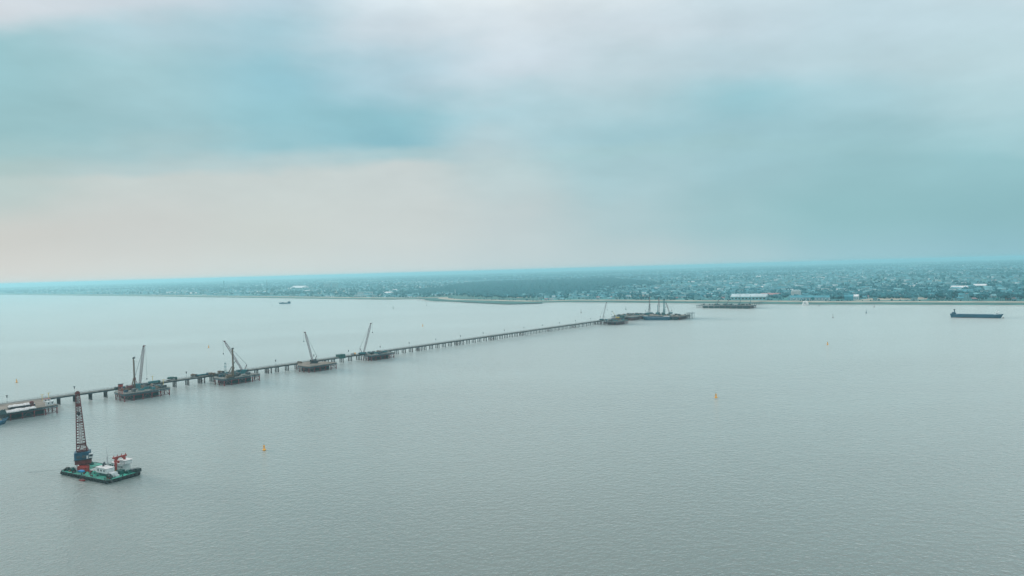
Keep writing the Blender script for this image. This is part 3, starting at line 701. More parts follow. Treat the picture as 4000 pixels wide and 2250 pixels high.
# the crane house faces the camera: turn it about its axis
HR = 0.62 - UA * 0 
def hrot(pts, ang=.98):
    c_, s_ = math.cos(ang), math.sin(ang); return [(cx + (x*c_ - y*s_), cy + (x*s_ + y*c_), z) for x, y, z in pts]
def hbox(name, m, x0, x1, y0, y1, z0, z1, par=None):
    vs = hrot([(x0,y0,z0),(x1,y0,z0),(x1,y1,z0),(x0,y1,z0),(x0,y0,z1),(x1,y0,z1),(x1,y1,z1),(x0,y1,z1)])
    return MB().add(vs, [(0,3,2,1),(4,5,6,7),(0,1,5,4),(1,2,6,5),(2,3,7,6),(3,0,4,7)]).build(name, m, par or bz)
hbox('counterweight', M_REDD, -4.4, 4.4, -3.4, 3, 5.31, 8.2)
ch = hbox('crane_house', M_BLUE, -4.6, 4.0, -3.3, 4.2, 8.21, 12.7)
hbox('walkway', M_BLK, -4.9, 4.9, -3.9, 4.4, 8.0, 8.2)
for x in (-3.4, -.4): hbox('louvre', M_GIRD, x, x + 2.0, -3.38, -3.305, 9.2, 10.9, ch)
hbox('door', M_WHITE, 2.0, 2.9, -3.38, -3.305, 8.4, 10.4, ch)
oc_ = hbox('operator_cab', M_WHITE, 3.4, 5.6, -4.7, -2.4, 9.0, 11.6)
hbox('window', M_GLASS, 3.6, 5.4, -4.76, -4.705, 9.9, 11.2, oc_); hbox('window', M_GLASS, 5.605, 5.66, -4.5, -2.6, 9.9, 11.2, oc_)
hbox('roof_rail', M_BLK, -4.6, 4.0, -3.35, -3.25, 13.5, 13.6); hbox('roof_box', M_REDD, -3.0, 2.6, -1.5, 2.0, 12.71, 13.6)
# boom: two chords planes narrowing to the tip
hf = hrot([(-.6, -1.5, 13.0), (-1.9, 4.0, 49.5)])
fb_, tb_ = Vector(hf[0]), Vector(hf[1]); side = (Vector(hrot([(1, 0, 0)])[0]) - Vector(hrot([(0, 0, 0)])[0]))
def truss(name, k0, k1, n, m):
    mb = MB(); d = (tb_ - fb_); dn = d.normalized(); v = dn.cross(side).normalized(); P = []
    for i in range(n + 1):
        k = k0 + (k1 - k0) * i / n; w = 2.7 + (.95 - 2.7) * k; dp = .9 + 1.1 * math.sin(PI * min(1, k * 1.1)) 
        c = fb_ + d * k; P.append([c + side*w + v*dp/2, c - side*w + v*dp/2, c - side*w - v*dp/2, c + side*w - v*dp/2])
    for i in range(n):
        for j in range(4): mb.bar(P[i][j], P[i+1][j], .34)
        for j in range(4): mb.bar(P[i+1][j], P[i+1][(j+1) % 4], .22)
        a, b = (0, 1) if i % 2 else (1, 0)
        mb.bar(P[i][a], P[i+1][b], .2); mb.bar(P[i][a+2 if a == 0 else 3], P[i+1][b+2 if b == 0 else 3], .2)
        mb.bar(P[i][1], P[i+1][2], .18); mb.bar(P[i][0], P[i+1][3], .18)
    return mb.build(name, m, bz)
bm = truss('boom', 0, 1, 22, M_REDD)
dd = tb_ - fb_
for k in (.12, .5, .79):
    c = fb_ + dd * k; w = 2.6 - 1.7 * k
    MB().bar(c - side*w, c + side*w, 1.6 if k > .7 else .7).build('cross_plate', M_REDD, bm)
MB().bar(tb_ - side*1.3, tb_ + side*1.3, 1.3).bar(tb_, tb_ + dd.normalized()*1.2, 1.0).build('sheave_head', M_REDD, bm)
mb = MB()
for w in (-.8, -.3, .3, .8): mb.bar(fb_ + Vector((0, 1.5, 1)) + side*w*2, tb_ + side*w, .12)
mb.build('luffing_cable', M_CABLE, bz)
hb = Vector(hrot([(-1.6, 1, 36)])[0])
MB().bar(tb_ + side*.4, hb, .16).bar(tb_ - side*.4, hb, .16).build('hoist_cable', M_CABLE, bz); MB().lathe([(.3, 2), (1.0, 1.6), (1.0, .3), (.3, -.6)], tuple(hb), 8).build('hook_block', M_BLK, bz)
# A frame behind the house
ap = Vector(hrot([(0, 4.0, 17)])[0])
mb = MB()
for x, y in ((-2.6, 1), (2.6, 1), (-2.6, 4), (2.6, 4)): mb.bar(Vector(hrot([(x, y, 12.7)])[0]), ap + side * (x * .3), .4)
mb.build('luffing_frame', M_REDD, bz)
# deck houses
ZQ = lambda z: 2.17 + (z - 2.17) * .83
dh = bb('deckhouse', M_WHITE, 31.5, 42.5, 4.6, 9.2, ZQ(4.3), ZQ(8.0)); bb('deckhouse_legs', M_DGREEN, 33.5, 42, 5.2, 8.8, ZQ(2.17), ZQ(4.29))
bb('roof', M_WHITE2, 31.2, 42.8, 4.3, 9.5, ZQ(8.003), ZQ(8.2), dh)
for x in (33, 36, 39): bb('window', M_GLASS, x, x + 1.2, 4.53, 4.597, ZQ(5.6), ZQ(6.8), dh)
MB().add([(24, 5.2, 4.0), (31.5, 4.6, 4.5), (31.5, 9.2, 4.5), (24, 8.8, 4.0), (24, 5.2, 4.7), (31.5, 4.6, 6.6), (31.5, 9.2, 6.6), (24, 8.8, 4.7)], [(0,3,2,1),(4,5,6,7),(0,1,5,4),(1,2,6,5),(2,3,7,6),(3,0,4,7)]).build('awning', M_WHITE2, bz)
for x in (25, 28): bb('awning_post', M_BLK, x, x + .2, 5.4, 5.6, ZQ(2.17), ZQ(4.7))
wb = bb('wheelhouse', M_WHITE, 42.8, 46.2, 5.2, 9, ZQ(2.17), ZQ(5.2)); bb('window', M_GLASS, 43.2, 45.8, 5.13, 5.197, ZQ(3.6), ZQ(4.7), wb)
MB().bar((34.2, 7.5, 7.1), (34.2, 7.5, 8.8), 1.1, n=10).bar((34.2, 7.5, 8.8), (35.4, 7.5, 9.6), .8, n=10).bar((35.4, 7.5, 9.6), (36.2, 7.5, 8.0), .8, n=10).build('exhaust_pipe', M_GIRD, bz)
sh = bb('rear_house', M_WHITE, 28.5, 41, 15.6, 20.2, ZQ(2.17), ZQ(7.6)); bb('roof', M_WHITE2, 28.2, 41.3, 15.3, 20.5, ZQ(7.6), ZQ(7.8), sh)
bb('upper_bridge', M_WHITE, 37.5, 43, 15.8, 20, ZQ(7.81), ZQ(10.6)); bb('awning_top', M_WHITE2, 36.9, 43.6, 15.3, 20.6, ZQ(10.61), ZQ(10.8))
for i in range(6): bb('window', M_GLASS, 29.6 + i*1.9, 30.6 + i*1.9, 15.53, 15.597, ZQ(4.8), ZQ(6.2), sh)
bb('red_boat_cover', M_RED, 30, 33, 16.5, 18, ZQ(7.81), ZQ(8.9)); bb('red_box', M_RED, 34.2, 35.4, 16, 17, ZQ(7.81), ZQ(9.4))
MB().lathe([(.75, 2.17), (.65, 5), (.5, 11)], (28.2, 13.6, 0), 10).bar((28.2, 13.6, 11), (28.2, 13.6, 17), .45, .16, 6).bar((27.1, 13.6, 13.6), (29.3, 13.6, 13.6), .2).bar((27.5, 13.6, 15.4), (28.9, 13.6, 15.4), .18).build('white_mast', M_WHITE, bz)
ga = MB()
for yy in (11.4, 17.0): ga.box(39.1, 40.0, yy, yy + 1.0, 4.2, 11.3)
ga.box(39.1, 40.1, 10.2, 18.8, 11.3, 12.2)
ga.bar((39.6, 12.1, 9.9), (39.6, 13.5, 11.4), .6).bar((39.6, 17.2, 9.9), (39.6, 15.8, 11.4), .6)
for yy in (10.5, 12.8, 15.4, 18.0): ga.bar((39.6, yy, 12.2), (39.6, yy + .5, 13.3), .28)
gy = ga.build('gantry_frame', M_RED, bz)
for yy in (11.4, 17.0): bb('yellow_foot', M_YEL, 38.9, 40.3, yy - .08, yy + 1.08, ZQ(2.17), ZQ(4.6), gy)
for i, (x, y) in enumerate(((4, 3), (7.5, 3.6), (44, 12), (46, 4), (47, 15), (4, 17), (20, 18.5), (22.5, 18.2))):
    w = MB(); ring = [(.9*math.cos(a*PI/5), 1.3 + .9*math.sin(a*PI/5)) for a in range(10)]
    w.add([(x - 1.1, y + a, 2.17 + q) for a, q in ring] + [(x + 1.1, y + a, 2.17 + q) for a, q in ring], [tuple(range(10)), tuple(range(19, 9, -1))] + [(j, 10+j, 10+(j+1) % 10, (j+1) % 10) for j in range(10)])
    w.box(x - 1.4, x - 1.12, y - 1.2, y + 1.2, 2.17, 3.6).box(x + 1.12, x + 1.4, y - 1.2, y + 1.2, 2.17, 3.6)
    w.build('winch', M_DGREEN if i % 3 else M_HULL, bz)
RB = random.Random(3)
for i in range(34):
    x, y = RB.uniform(2, 49), RB.choice((RB.uniform(1.4, 4.2), RB.uniform(10, 20)))
    if 3 < x < 13 and y > 6 or 27 < x < 44 and y > 4.2: continue
    a_, b_, h_ = RB.uniform(.4, 1.6), RB.uniform(.3, 1.1), RB.uniform(.25, 1.1)
    MB().cb((x, y, 2.165), (a_, b_, h_), RB.uniform(0, 1.5)).build('deck_gear', RB.choice((M_HULL, M_DGREEN, M_REDD, M_BLK, M_WHITE, M_BROWN)), bz)
for x in (14, 17, 21, 24): MB().bar((x, 14, 2.45), (x + .4, 19, 2.45), .5, n=8).build('pipe', M_REDD if x % 2 else M_BLK, bz)
mb = MB()
for a_ in range(14): mb.bar((19 + 1.5*math.cos(a_*PI/7), 9.5 + 1.2*math.sin(a_*PI/7), 2.35), (19 + 1.5*math.cos((a_+1)*PI/7), 9.5 + 1.2*math.sin((a_+1)*PI/7), 2.35), .3)
mb.build('rope_coil', M_BROWN, bz)
for x, y in ((0, 3), (0, 18), (50.3, 2)): MB().bar((x, y, 2.3), (x + (-26 if x < 1 else 24), y + (-9 if y < 5 else 10), -.1), .1).build('mooring_wire', M_CABLE, bz)
bol = MB().lathe([(.3, 2.17), (.26, 2.9), (.42, 2.95), (.42, 3.15)], n=8).mesh('bollard', M_BLK)
for x, y in ((1.6, 2), (3.2, 1.4), (1.4, 10), (1.6, 19), (12, 1.2), (22, 1.2), (33, 1.2), (46, 1.2), (49, 3), (49.3, 10), (49.2, 18)): inst('bollard', bol, bz, (x, y, 0))
bb('machinery', M_DGREEN, 40.8, 44.5, 11, 14.4, 2.17, 4.4); bb('machinery', M_GIRD, 45.4, 48, 16.5, 19.5, 2.17, 3.9); bb('hatch', M_REDD, 20, 22.4, 6, 7.6, 2.17, 2.7); bb('hatch', M_WHITE, 45, 47.4, 7, 9.2, 2.17, 3.2)
bb('stern_platform', M_HULL, 46.8, 50.3, 18.6, 21.3, 2.17, 4.1)
def on_barge(x, y, z): return OB + uu * x + Vector((-uu.y, uu.x, 0)) * y + Vector((0, 0, z))
def small_boat(p, rz, label, m, inner, L_=5.5, group=None):
    c = thing('dinghy', p, rz, label, 'boat', group); w = L_ * .19
    def ring(z, k): return [(-L_/2*k, -w*k, z), (L_*.2*k, -w*k, z), (L_/2*k, 0, z + .1), (L_*.2*k, w*k, z), (-L_/2*k, w*k, z)]
    MB().loft([ring(0, .8), ring(.5, .97), ring(.9, 1)]).build('hull', m, c); MB().loft([ring(.903, .82), ring(1.25, .6)]).build('cover', inner, c)
    return c
small_boat(on_barge(16.5, 4.6, 2.2), UA + .1, 'small blue covered boat lying on the green barge deck', M_CBLUE, M_CBLUE)
small_boat(on_barge(28.5, -1.9, -.15), UA, 'small red boat floating against the near side of the barge', M_RED, M_REDD, 5)

# ------------------------------------------------------------------ ships
def hull_loft(L_, W_, H_, bow_rake=.06, n=16, sheer=1.0):
    prof = []
    secs = []
    lv = [(-2.0, .90), (0, .97), (H_ * .5, 1.0), (H_, 1.0)]
    for z, k in lv:
        ring = []
        for sgn in (-1, 1):
            xs = [i / n for i in range(n + 1)]
            if sgn > 0: xs = xs[::-1]
            for u in xs:
                wid = W_/2 * k * min(1, (max(0.0, (1 - u)) / .16) ** .55) * min(1, .72 + u * 2.4)
                x = -L_/2 + L_ * u * (1 - bow_rake * (1 - z / H_) * (u > .5)) + (0 if u > .1 else (1 - z/H_) * L_ * .02)
                zz = z + (sheer * ((max(0, u - .86) / .14) ** 1) + sheer * .6 * (max(0, .1 - u) / .1)) * (z / H_ if z > 0 else 0)
                ring.append((x, sgn * wid, zz))
        secs.append(ring)
    return MB().loft(secs)
def house_block(par, name, m, x0, x1, w, z0, z1, windows=0, nose=0):
    b = MB().box(x0, x1, -w/2, w/2, z0, z1).build(name, m, par)
    for i in range(windows):
        for sg in (-1, 1):
            xx = x0 + (i + .5) * (x1 - x0) / windows; y = sg * (w/2 + .03)
            MB().box(xx - .45, xx + .45, min(y, sg*(w/2+.003)), max(y, sg*(w/2+.003)), z0 + (z1-z0)*.45, z0 + (z1-z0)*.8).build('window', M_GLASS, b)
    return b
# long blue barge-carrier at the right
a, b = at(3712, 1239.5), at(3921, 1243); mid = (a + b) / 2; Ls = (b - a).length
s1 = thing('cargo_ship', mid, math.atan2((b - a).y, (b - a).x), 'long low blue cargo ship sailing at the right side of the river', 'ship', 'ships on the river')
hull_loft(Ls, 15, 6.0, .05, 20, 2.6).build('hull', M_SBLUE, s1)
MB().box(-Ls*.44, Ls*.40, -7.57, 7.57, -.4, .7).build('boot_stripe', M_REDD, s1)
MB().lathe([(.4, -1.6), (1.4, -.7), (1.6, .4), (1.1, 1.3), (.3, 1.7)], (Ls/2 - .8, 0, 0), 10).build('bulb', M_REDD, s1)
MB().box(-Ls*.36, Ls*.33, -6.1, 6.1, 6.01, 6.9).build('hatch_coaming', M_SBLUE, s1)
for i in range(6): MB().box(-Ls*.355 + i*Ls*.114, -Ls*.355 + (i+.95)*Ls*.114, -5.8, 5.8, 6.91, 7.2).build('hatch_cover', M_SBLUE, s1)
house_block(s1, 'deckhouse', M_SBLUE, -Ls*.47, -Ls*.385, 10, 6.2, 9.4, 4); house_block(s1, 'bridge', M_SBLUE, -Ls*.46, -Ls*.40, 8, 9.41, 10.6, 3)
MB().bar((-Ls*.415, 0, 10.6), (-Ls*.415, 0, 16.5), 2.0, 1.6, 8).build('funnel', M_SBLUE, s1); MB().box(-Ls*.435, -Ls*.40, -1.8, 1.8, 15.2, 16.6).build('funnel_cap', M_BLK, s1)
mb = MB()
for x in (Ls*.36, Ls*.41): mb.bar((x, -3, 8.2), (x, -3, 12.5), .6).bar((x, 3, 8.2), (x, 3, 12.5), .6).bar((x, -3, 12.5), (x, 3, 12.5), .6)
mb.bar((Ls*.36, 0, 12.5), (Ls*.44, 0, 12.9), .4).bar((Ls*.36, 3, 8.5), (Ls*.41, 3, 12.4), .45).bar((Ls*.41, 3, 8.5), (Ls*.36, 3, 12.4), .45).bar((Ls*.37, 0, 12.5), (Ls*.37, 0, 15.0), .5); mb.build('bow_frame', M_SHIPW, s1)
MB().box(Ls*.36, Ls*.41, -2, 2, 8.2, 10.2).build('windlass_house', M_WHITE, s1)
# small ship far left of centre
a, b = at(1135, 1187), at(1088, 1186); mid = (a + b) / 2; Ls = 52
s2 = thing('cargo_ship', mid, PI + .12, 'small teal coaster near the far bank, far left of the jetty end', 'ship', 'ships on the river')
hull_loft(Ls, 11, 4.6, .10, 16, 2.4).build('hull', M_SBLUE, s2)
house_block(s2, 'deckhouse', M_SBLUE, -Ls*.47, -Ls*.27, 8, 4.9, 9.0, 4); house_block(s2, 'bridge', M_WHITE, -Ls*.44, -Ls*.30, 7, 9.01, 11.3, 3)
MB().bar((-Ls*.36, 0, 11.3), (-Ls*.36, 0, 15), .5, .2).build('mast', M_BLK, s2); MB().bar((Ls*.22, 0, 4.5), (Ls*.22, 0, 9), .5).bar((Ls*.34, 0, 5), (Ls*.34, 0, 12.5), .4, .2).build('foremast', M_BLK, s2)
MB().box(Ls*.08, Ls*.24, -3.4, 3.4, 4.61, 6.6).build('hatch_house', M_SBLUE, s2); MB().box(-Ls*.25, Ls*.07, -4.2, 4.2, 4.61, 5.3).build('hatch_coaming', M_REDD, s2)
# ship moored at the end platform
a, b = at(2508, 1249.5), at(2618, 1250.5); mid = (a + b) / 2; Ls = (b - a).length
s3 = thing('cargo_ship', mid, math.atan2((b - a).y, (b - a).x) + PI, 'dark teal supply ship moored against the large end platform', 'ship', 'ships on the river')
hull_loft(Ls, 12, 6.2, .08, 16, 1.6).build('hull', M_SBLUE, s3)
MB().box(-Ls*.25, Ls*.32, -5.2, 5.2, 5.01, 6.0).build('hatch_coaming', M_SBLUE, s3); MB().box(-Ls*.24, Ls*.31, -4.8, 4.8, 6.01, 6.3).build('hatch_cover', M_BLUE, s3)
house_block(s3, 'deckhouse', M_BLUE, -Ls*.46, -Ls*.28, 9, 5.2, 7.6, 5); MB().box(-Ls*.47, -Ls*.27, -4.8, 4.8, 7.61, 7.85).build('roof', M_WHITE, s3)
house_block(s3, 'bridge', M_TEAL, Ls*.30, Ls*.41, 8, 6.31, 8.6, 3); MB().box(Ls*.29, Ls*.42, -4.3, 4.3, 8.61, 8.8).build('roof', M_WHITE, s3)
# blue boat at the left frame edge
a = at(22, 1649)
s4 = thing('work_boat', W3(-71, 60, 0), TA + .12, 'blue work boat moored before the storage platform, cut by the left frame edge', 'boat')
hull_loft(30, 8, 3.0, .10, 14, 2.4).build('hull', M_BLUE, s4); MB().box(-8, 9, -3.4, 3.4, 3.02, 3.3).build('deck', M_CBLUE, s4)
MB().lathe([(2.6, 0), (2.2, 1), (.6, 1.6)], (7.5, 0, 3.31), 12).build('sand_cargo', M_SAND, s4); house_block(s4, 'bridge', M_WHITE, -12, -6, 5, 3.2, 7.4, 3)
# white vessel lying at the far bank
s5 = thing('ferry', at(3147, 1191.5), math.radians(60), 'white high-sided vessel seen end on, lying alone at the far bank', 'boat')
hull_loft(30, 14.5, 4.0, .06, 14, .8).build('hull', M_SHIPW, s5)
house_block(s5, 'lower_deckhouse', M_SHIPW, -13.5, 9, 12.5, 4.2, 7.4, 8); house_block(s5, 'upper_deckhouse', M_SHIPW, -12, 6, 10, 7.41, 10.4, 7)
MB().box(-13.56, -13.51, -3.5, 3.5, 5.0, 6.5).build('stern_opening', M_TEAL, s5); MB().box(-12.06, -12.01, -2.8, 2.8, 8.1, 9.5).build('stern_window', M_GLASS, s5); MB().box(-4, 0, -1.5, 1.5, 10.41, 12).build('funnel', M_SHIPW, s5)

# ------------------------------------------------------------------ buoys
def buoy(p, label, m, h=4.2, k=1.0, topmark=True, pole=False):
    c = thing('buoy', p, random.uniform(0, 1), label, 'buoy', 'navigation buoys on the river')
    if pole:
        MB().lathe([(.9*k, -.4), (1.3*k, .3), (1.1*k, .9), (.3*k, 1.4), (.16, h)], n=10).build('float', m, c); MB().lathe([(.05, h), (.7, h + .4), (.05, h + 1.6)], n=8).build('topmark', m, c); return c
    MB().lathe([(.7*k, -.6), (1.12*k, -.2), (1.2*k, .05), (1.2*k, .55), (.95*k, .85), (.75*k, 1.0)], n=14).build('float', m, c)
    MB().lathe([(1.22*k, -.12), (1.22*k, .14)], n=14).build('waterline_band', M_BLK, c)
    tw = MB()
    for i in range(4):
        a = i * PI/2 + .4; tw.bar((.62*k*math.cos(a), .62*k*math.sin(a), 1.0), (.42*k*math.cos(a), .42*k*math.sin(a), h - .7), .16)
    tw.build('tower_leg', m, c)
    MB().box(-.3*k, .3*k, -.3*k, .3*k, 1.0, h - .75).build('tower_panel', m, c)
    MB().lathe([(.6*k, h - .72), (.66*k, h - .5), (.5*k, h - .4)], n=10).build('gallery', m, c)
    MB().lathe([(.16, h - .4), (.2, h - .1), (.1, h + .1)], n=8).build('lantern', M_BLK, c)
    if topmark: MB().bar((0, 0, h), (0, 0, h + .9), .1).build('topmark', M_BLK, c)
    return c
for px, py, lab, m, h, k, pole in (
 (1032, 1759, 'nearest orange buoy, alone on the open water right of the crane barge', M_ORG, 3.9, 1.0, 0),
 (2797, 1554, 'orange buoy in the middle of the empty right half of the river', M_ORG, 4.0, 1.1, 0),
 (65, 1494, 'orange buoy behind the jetty at the far left', M_ORG, 4.2, 1.0, 0),
 (815, 1358, 'pale orange buoy behind the jetty, left of the leaning crane', M_ORG, 4.4, 1.1, 0),
 (3233, 1347, 'orange buoy out beyond the mid-river one, below the long blue ship', M_ORG, 4.2, 1.1, 0),
 (1651, 1275, 'orange buoy behind the long empty stretch of jetty', M_ORG, 5.2, 1.2, 0),
 (2270, 1222, 'dull red buoy just left of the grey crane at the jetty end', M_REDD, 7.5, 1.5, 1),
 (2445, 1210, 'dark green conical buoy left of the cranes on the end platform', M_DGREEN, 7.5, 1.7, 1),
 (1536, 1205, 'dark green buoy near the far bank, left of the marshy headland', M_DGREEN, 7, 1.5, 1),
 (1667, 1194, 'dark thin buoy in front of the marshy headland', M_BLK, 8, 1.3, 1),
 (1064, 1195, 'tiny dark buoy in front of the small coaster', M_BLK, 4, 1.5, 1),
 (3384, 1223, 'dark blue conical buoy left of the long blue ship', M_BLUE, 6.5, 1.6, 1),
 (3415, 1200, 'small pale red buoy close to the far bank, left of the long blue ship', M_PINK, 5.5, 1.2, 1),
 (3254, 1241, 'small dark red buoy left of and below the conical one', M_REDD, 6.5, 1.2, 1),
 (3200, 1196, 'small dark post buoy right of the white vessel at the far bank', M_BLK, 5, 1.0, 1)):
    buoy(at(px, py), lab, m, h, k, True, bool(pole))
# wakes where the current runs round buoys: calmer streaks on the water
def wake(p, q, w0, w1, m=M_WAKE, z=.012):
    d = (q - p); n = Vector((-d.y, d.x, 0)).normalized(); mb = MB(); vs = []; K = 14
    for i in range(K + 1):
        k = i / K; c = p + d * k; w = (w0 + (w1 - w0) * k) * (1 if i < K else .1) * random.uniform(.7, 1.2)
        c = c + n * math.sin(k * 9) * w1 * .12
        vs += [(c.x + n.x*w/2, c.y + n.y*w/2, z), (c.x - n.x*w/2, c.y - n.y*w/2, z)]
    mb.add(vs, [(2*i, 2*i+1, 2*i+3, 2*i+2) for i in range(K)])
    o = mb.build('wake', m); tag(o, kind='structure'); return o
for (px, py), (qx, qy), w in (((1040, 1760), (1070, 1765), 1.5), ((2804, 1555), (2900, 1563), 2.0), ((820, 1357), (880, 1365), 3.5), ((3237, 1347), (3300, 1348), 3), ((1655, 1275), (1740, 1277), 5), ((3540, 1233), (3705, 1240), 4)):
    wake(at(px, py), at(qx, qy), w * .5, w * 1.4)

# ------------------------------------------------------------------ the far bank: buildings
def bank(px, py): return at(px, py, 2.6)
def big(name, px0, px1, py, dep, h, label, wm, rm, roof='flat', win=0, cat='building', rows_=1, turn=0.0, group='large buildings on the far bank'):
    a, b = bank(px0, py), bank(px1, py); d = b - a; w = d.length
    c = thing(name, a, math.atan2(d.y, d.x) + turn, label, cat, group)
    MB().box(0, w, 0, dep, 0, h).build('wall', wm, c)
    if roof == 'flat': MB().box(-.6, w + .6, -.6, dep + .6, h, h + .7).build('roof', rm, c)
    elif roof == 'gable':
        MB().add([(-1, -1, h), (w+1, -1, h), (w+1, dep+1, h), (-1, dep+1, h), (-1, dep/2, h + dep*.22), (w+1, dep/2, h + dep*.22)], [(0,1,5,4), (2,3,4,5), (0,4,3), (1,2,5), (0,3,2,1)]).build('roof', rm, c)
    elif roof == 'arch':
        K = 8; vs = []
        for x in (-1, w + 1):
            for i in range(K + 1): vs.append((x, dep*i/K, h + math.sin(PI*i/K) * dep * .22))
        fs = [(i, K+1+i, K+2+i, i+1) for i in range(K)] + [tuple(range(K+1))[::-1], tuple(range(K+1, 2*K+2))]
        MB().add(vs, fs).build('roof', rm, c)
    for r in range(rows_):
        z0 = h * (r + .35) / rows_; z1 = h * (r + .72) / rows_
        for i in range(win):
            x = (i + .5) * w / win; MB().box(x - w/win*.28, x + w/win*.28, -.12, -.004, z0, z1).build('window', M_GLASS if wm is not M_WALLW else M_ROOFB, c)
    return c
big('warehouse', 2855, 2992, 1174, 40, 12, 'long pale warehouse right behind the far platform', M_WALL, M_WALLW, 'gable', 10)
big('shed', 3088, 3238, 1174, 26, 9, 'long low pale shed behind the white vessel', M_WALLW, M_ROOFB, 'gable', 12)
c = big('grain_silo', 3091, 3126, 1162, 16, 22, 'white silo block of ribbed round cells above the long low shed', M_WALLW, M_ROOFW, 'flat', 0, 'silo')
w_ = (bank(3126, 1162) - bank(3091, 1162)).length
for i in range(6): MB().lathe([(w_/12.4, 0), (w_/12.4, 22)], ((i+.5)*w_/6, -1.2, 0), 10).build('silo_cell', M_WHITE, c)
MB().box(w_*.12, w_*.85, 3, 12, 22.71, 25.5).build('top_gallery', M_WALLW, c)
big('barn', 3299, 3333, 1172, 22, 11, 'dark blue arched boat shed between trees on the far bank', M_ROOFB, M_ROOFB, 'arch', 0, turn=0)
big('shed', 3334, 3352, 1172, 24, 11, 'pale side shed attached right of the dark arched boat shed', M_WALLW, M_ROOFW, 'gable', 3)
big('workshop', 2971, 3044, 1160, 24, 8, 'low workshops with a faded red roof behind the long warehouse', M_WALL, M_ROOFR, 'gable', 5)
big('shed', 3714, 3776, 1133, 34, 8, 'shed with a broad bright white roof among trees at the right', M_WALL, M_ROOFW, 'gable', 5)
big('shed', 3802, 3850, 1123.5, 26, 8, 'second bright white roofed shed further right and farther back', M_WALL, M_ROOFW, 'gable', 4)
big('factory', 1383, 1463, 1160, 30, 12, 'long pale two-storey factory near the water, left of the headland', M_WALLW, M_WALL, 'flat', 12, rows_=2)
big('factory', 1396, 1418, 1154, 24, 20, 'left one of the two pale blocks behind the long factory', M_WALLW, M_WALL, 'flat', 4, rows_=2)
big('factory', 1420, 1444, 1154, 24, 20, 'right one of the two pale blocks behind the long factory', M_WALLW, M_WALL, 'flat', 4, rows_=2)
big('apartment_block', 1264, 1290, 1125, 30, 42, 'left one of two hazy apartment blocks far behind the left bank', M_WALL, M_WALL, 'flat', 6, rows_=5)
big('apartment_block', 1298, 1322, 1125, 30, 46, 'right one of two hazy apartment blocks far behind the left bank', M_WALL, M_WALL, 'flat', 6, rows_=5)
big('shed', 1134, 1181, 1127.5, 80, 8, 'wide white roofed hall far behind the left bank', M_WALL, M_ROOFW, 'gable', 5)
big('shed', 1523, 1546, 1139, 30, 8, 'small white roofed shed left of the dark wood', M_WALL, M_ROOFW, 'gable', 3)
big('shed', 1500, 1524, 1149, 30, 7, 'pale low roof between factory and dark wood', M_WALL, M_ROOFW, 'gable', 3)
big('power_hall', 893, 935, 1122, 60, 45, 'hazy power station hall beside the tall chimney', M_WALL, M_ROOFG, 'flat', 0)
# chimney and masts
def tower(name, px, py, ty, w, label, m, cat, lat=False):
    b = bank(px, py); h = (py - ty) * b.y / F; c = thing(name, b, 0, label, cat)
    if lat:
        MB().lattice((0, 0, 0), (0, 0, h * .75), w, w * .3, 8, w * .09, (1, 0, 0)).build('mast_frame', m, c); MB().bar((0, 0, h * .74), (0, 0, h), w * .22).build('antenna', m, c)
    else:
        MB().lathe([(w/2, 0), (w/2.4, h*.6), (w/2.8, h)], n=12).build('shaft', m, c); MB().lathe([(w/2.7, h*.9), (w/2.7, h*.94)], n=12).build('band', M_PINK, c)
tower('chimney', 875, 1126, 1097, 13, 'tall hazy chimney standing over the far left town', M_ROOFG, 'chimney')
tower('radio_mast', 1043, 1120, 1092, 12, 'slender radio mast right of the tall chimney', M_GIRD, 'mast', True)
tower('radio_mast', 1778, 1151, 1129, 3.2, 'thin white mast at the edge of the dark wood', M_WHITE, 'mast', False)
# approach ramp from the far platform to the bank
p = thing('approach_trestle', W3(1612, 60, 0), TA - .05, 'low approach trestle running from the far platform to the bank', 'bridge')
MB().box(0, 170, -4, 4, 7.4, 8).build('road_deck', M_DECK, p)
for i in range(13):
    for y in (-3, 3): inst('pile', pile_me, p, (4 + i * 13, y, 0), 0, (1, 1, .9))
    MB().box(3.6 + i*13, 4.4 + i*13, -3.8, 3.8, 6.6, 7.38).build('cap_beam', M_GIRD, p)

# ------------------------------------------------------------------ houses and trees of the far bank
def w2ts(x, y):
    q = np.array([x - TO.x, y - TO.y]); return q[0]*TD.x + q[1]*TD.y, q[0]*TN.x + q[1]*TN.y
def bank_t(s): return np.interp(s, [p[0] for p in shore], [p[1] for p in shore])
forest = [tuple(at(x, y)[:2]) for x, y in ((1570, 1152), (1690, 1131), (1800, 1114), (1900, 1103), (2150, 1096), (2400, 1091), (2560, 1108), (2585, 1118), (2400, 1124), (2350, 1137), (2200, 1150), (2090, 1160), (1980, 1162), (1800, 1152))]
marsh = [tuple(at(x, y)[:2]) for x, y in ((1640, 1168), (1700, 1158), (1850, 1153), (2000, 1165), (2110, 1168), (2120, 1186), (1980, 1190), (1850, 1184), (1740, 1177))]
tanf = [[tuple(at(x, y)[:2]) for x, y in q] for q in (((2400, 1163), (2560, 1164), (2710, 1160), (2758, 1156), (2700, 1154), (2560, 1156), (2440, 1158)), ((3330, 1178), (3620, 1173), (3625, 1165), (3560, 1163), (3400, 1168)))]
def inside(poly, x, y):
    r = np.zeros(len(x), bool); n = len(poly); j = n - 1
    for i in range(n):
        xi, yi = poly[i]; xj, yj = poly[j]
        r ^= ((yi > y) != (yj > y)) & (x < (xj - xi) * (y - yi) / (yj - yi + 1e-9) + xi); j = i
    return r
sheet('tan_field', [(x, y) for x, y in tanf[0]], 2.53, M_TAN); sheet('tan_field', [(x, y) for x, y in tanf[1]], 2.53, M_TAN)
sheet('marsh_headland', marsh, 2.54, M_MARSH)
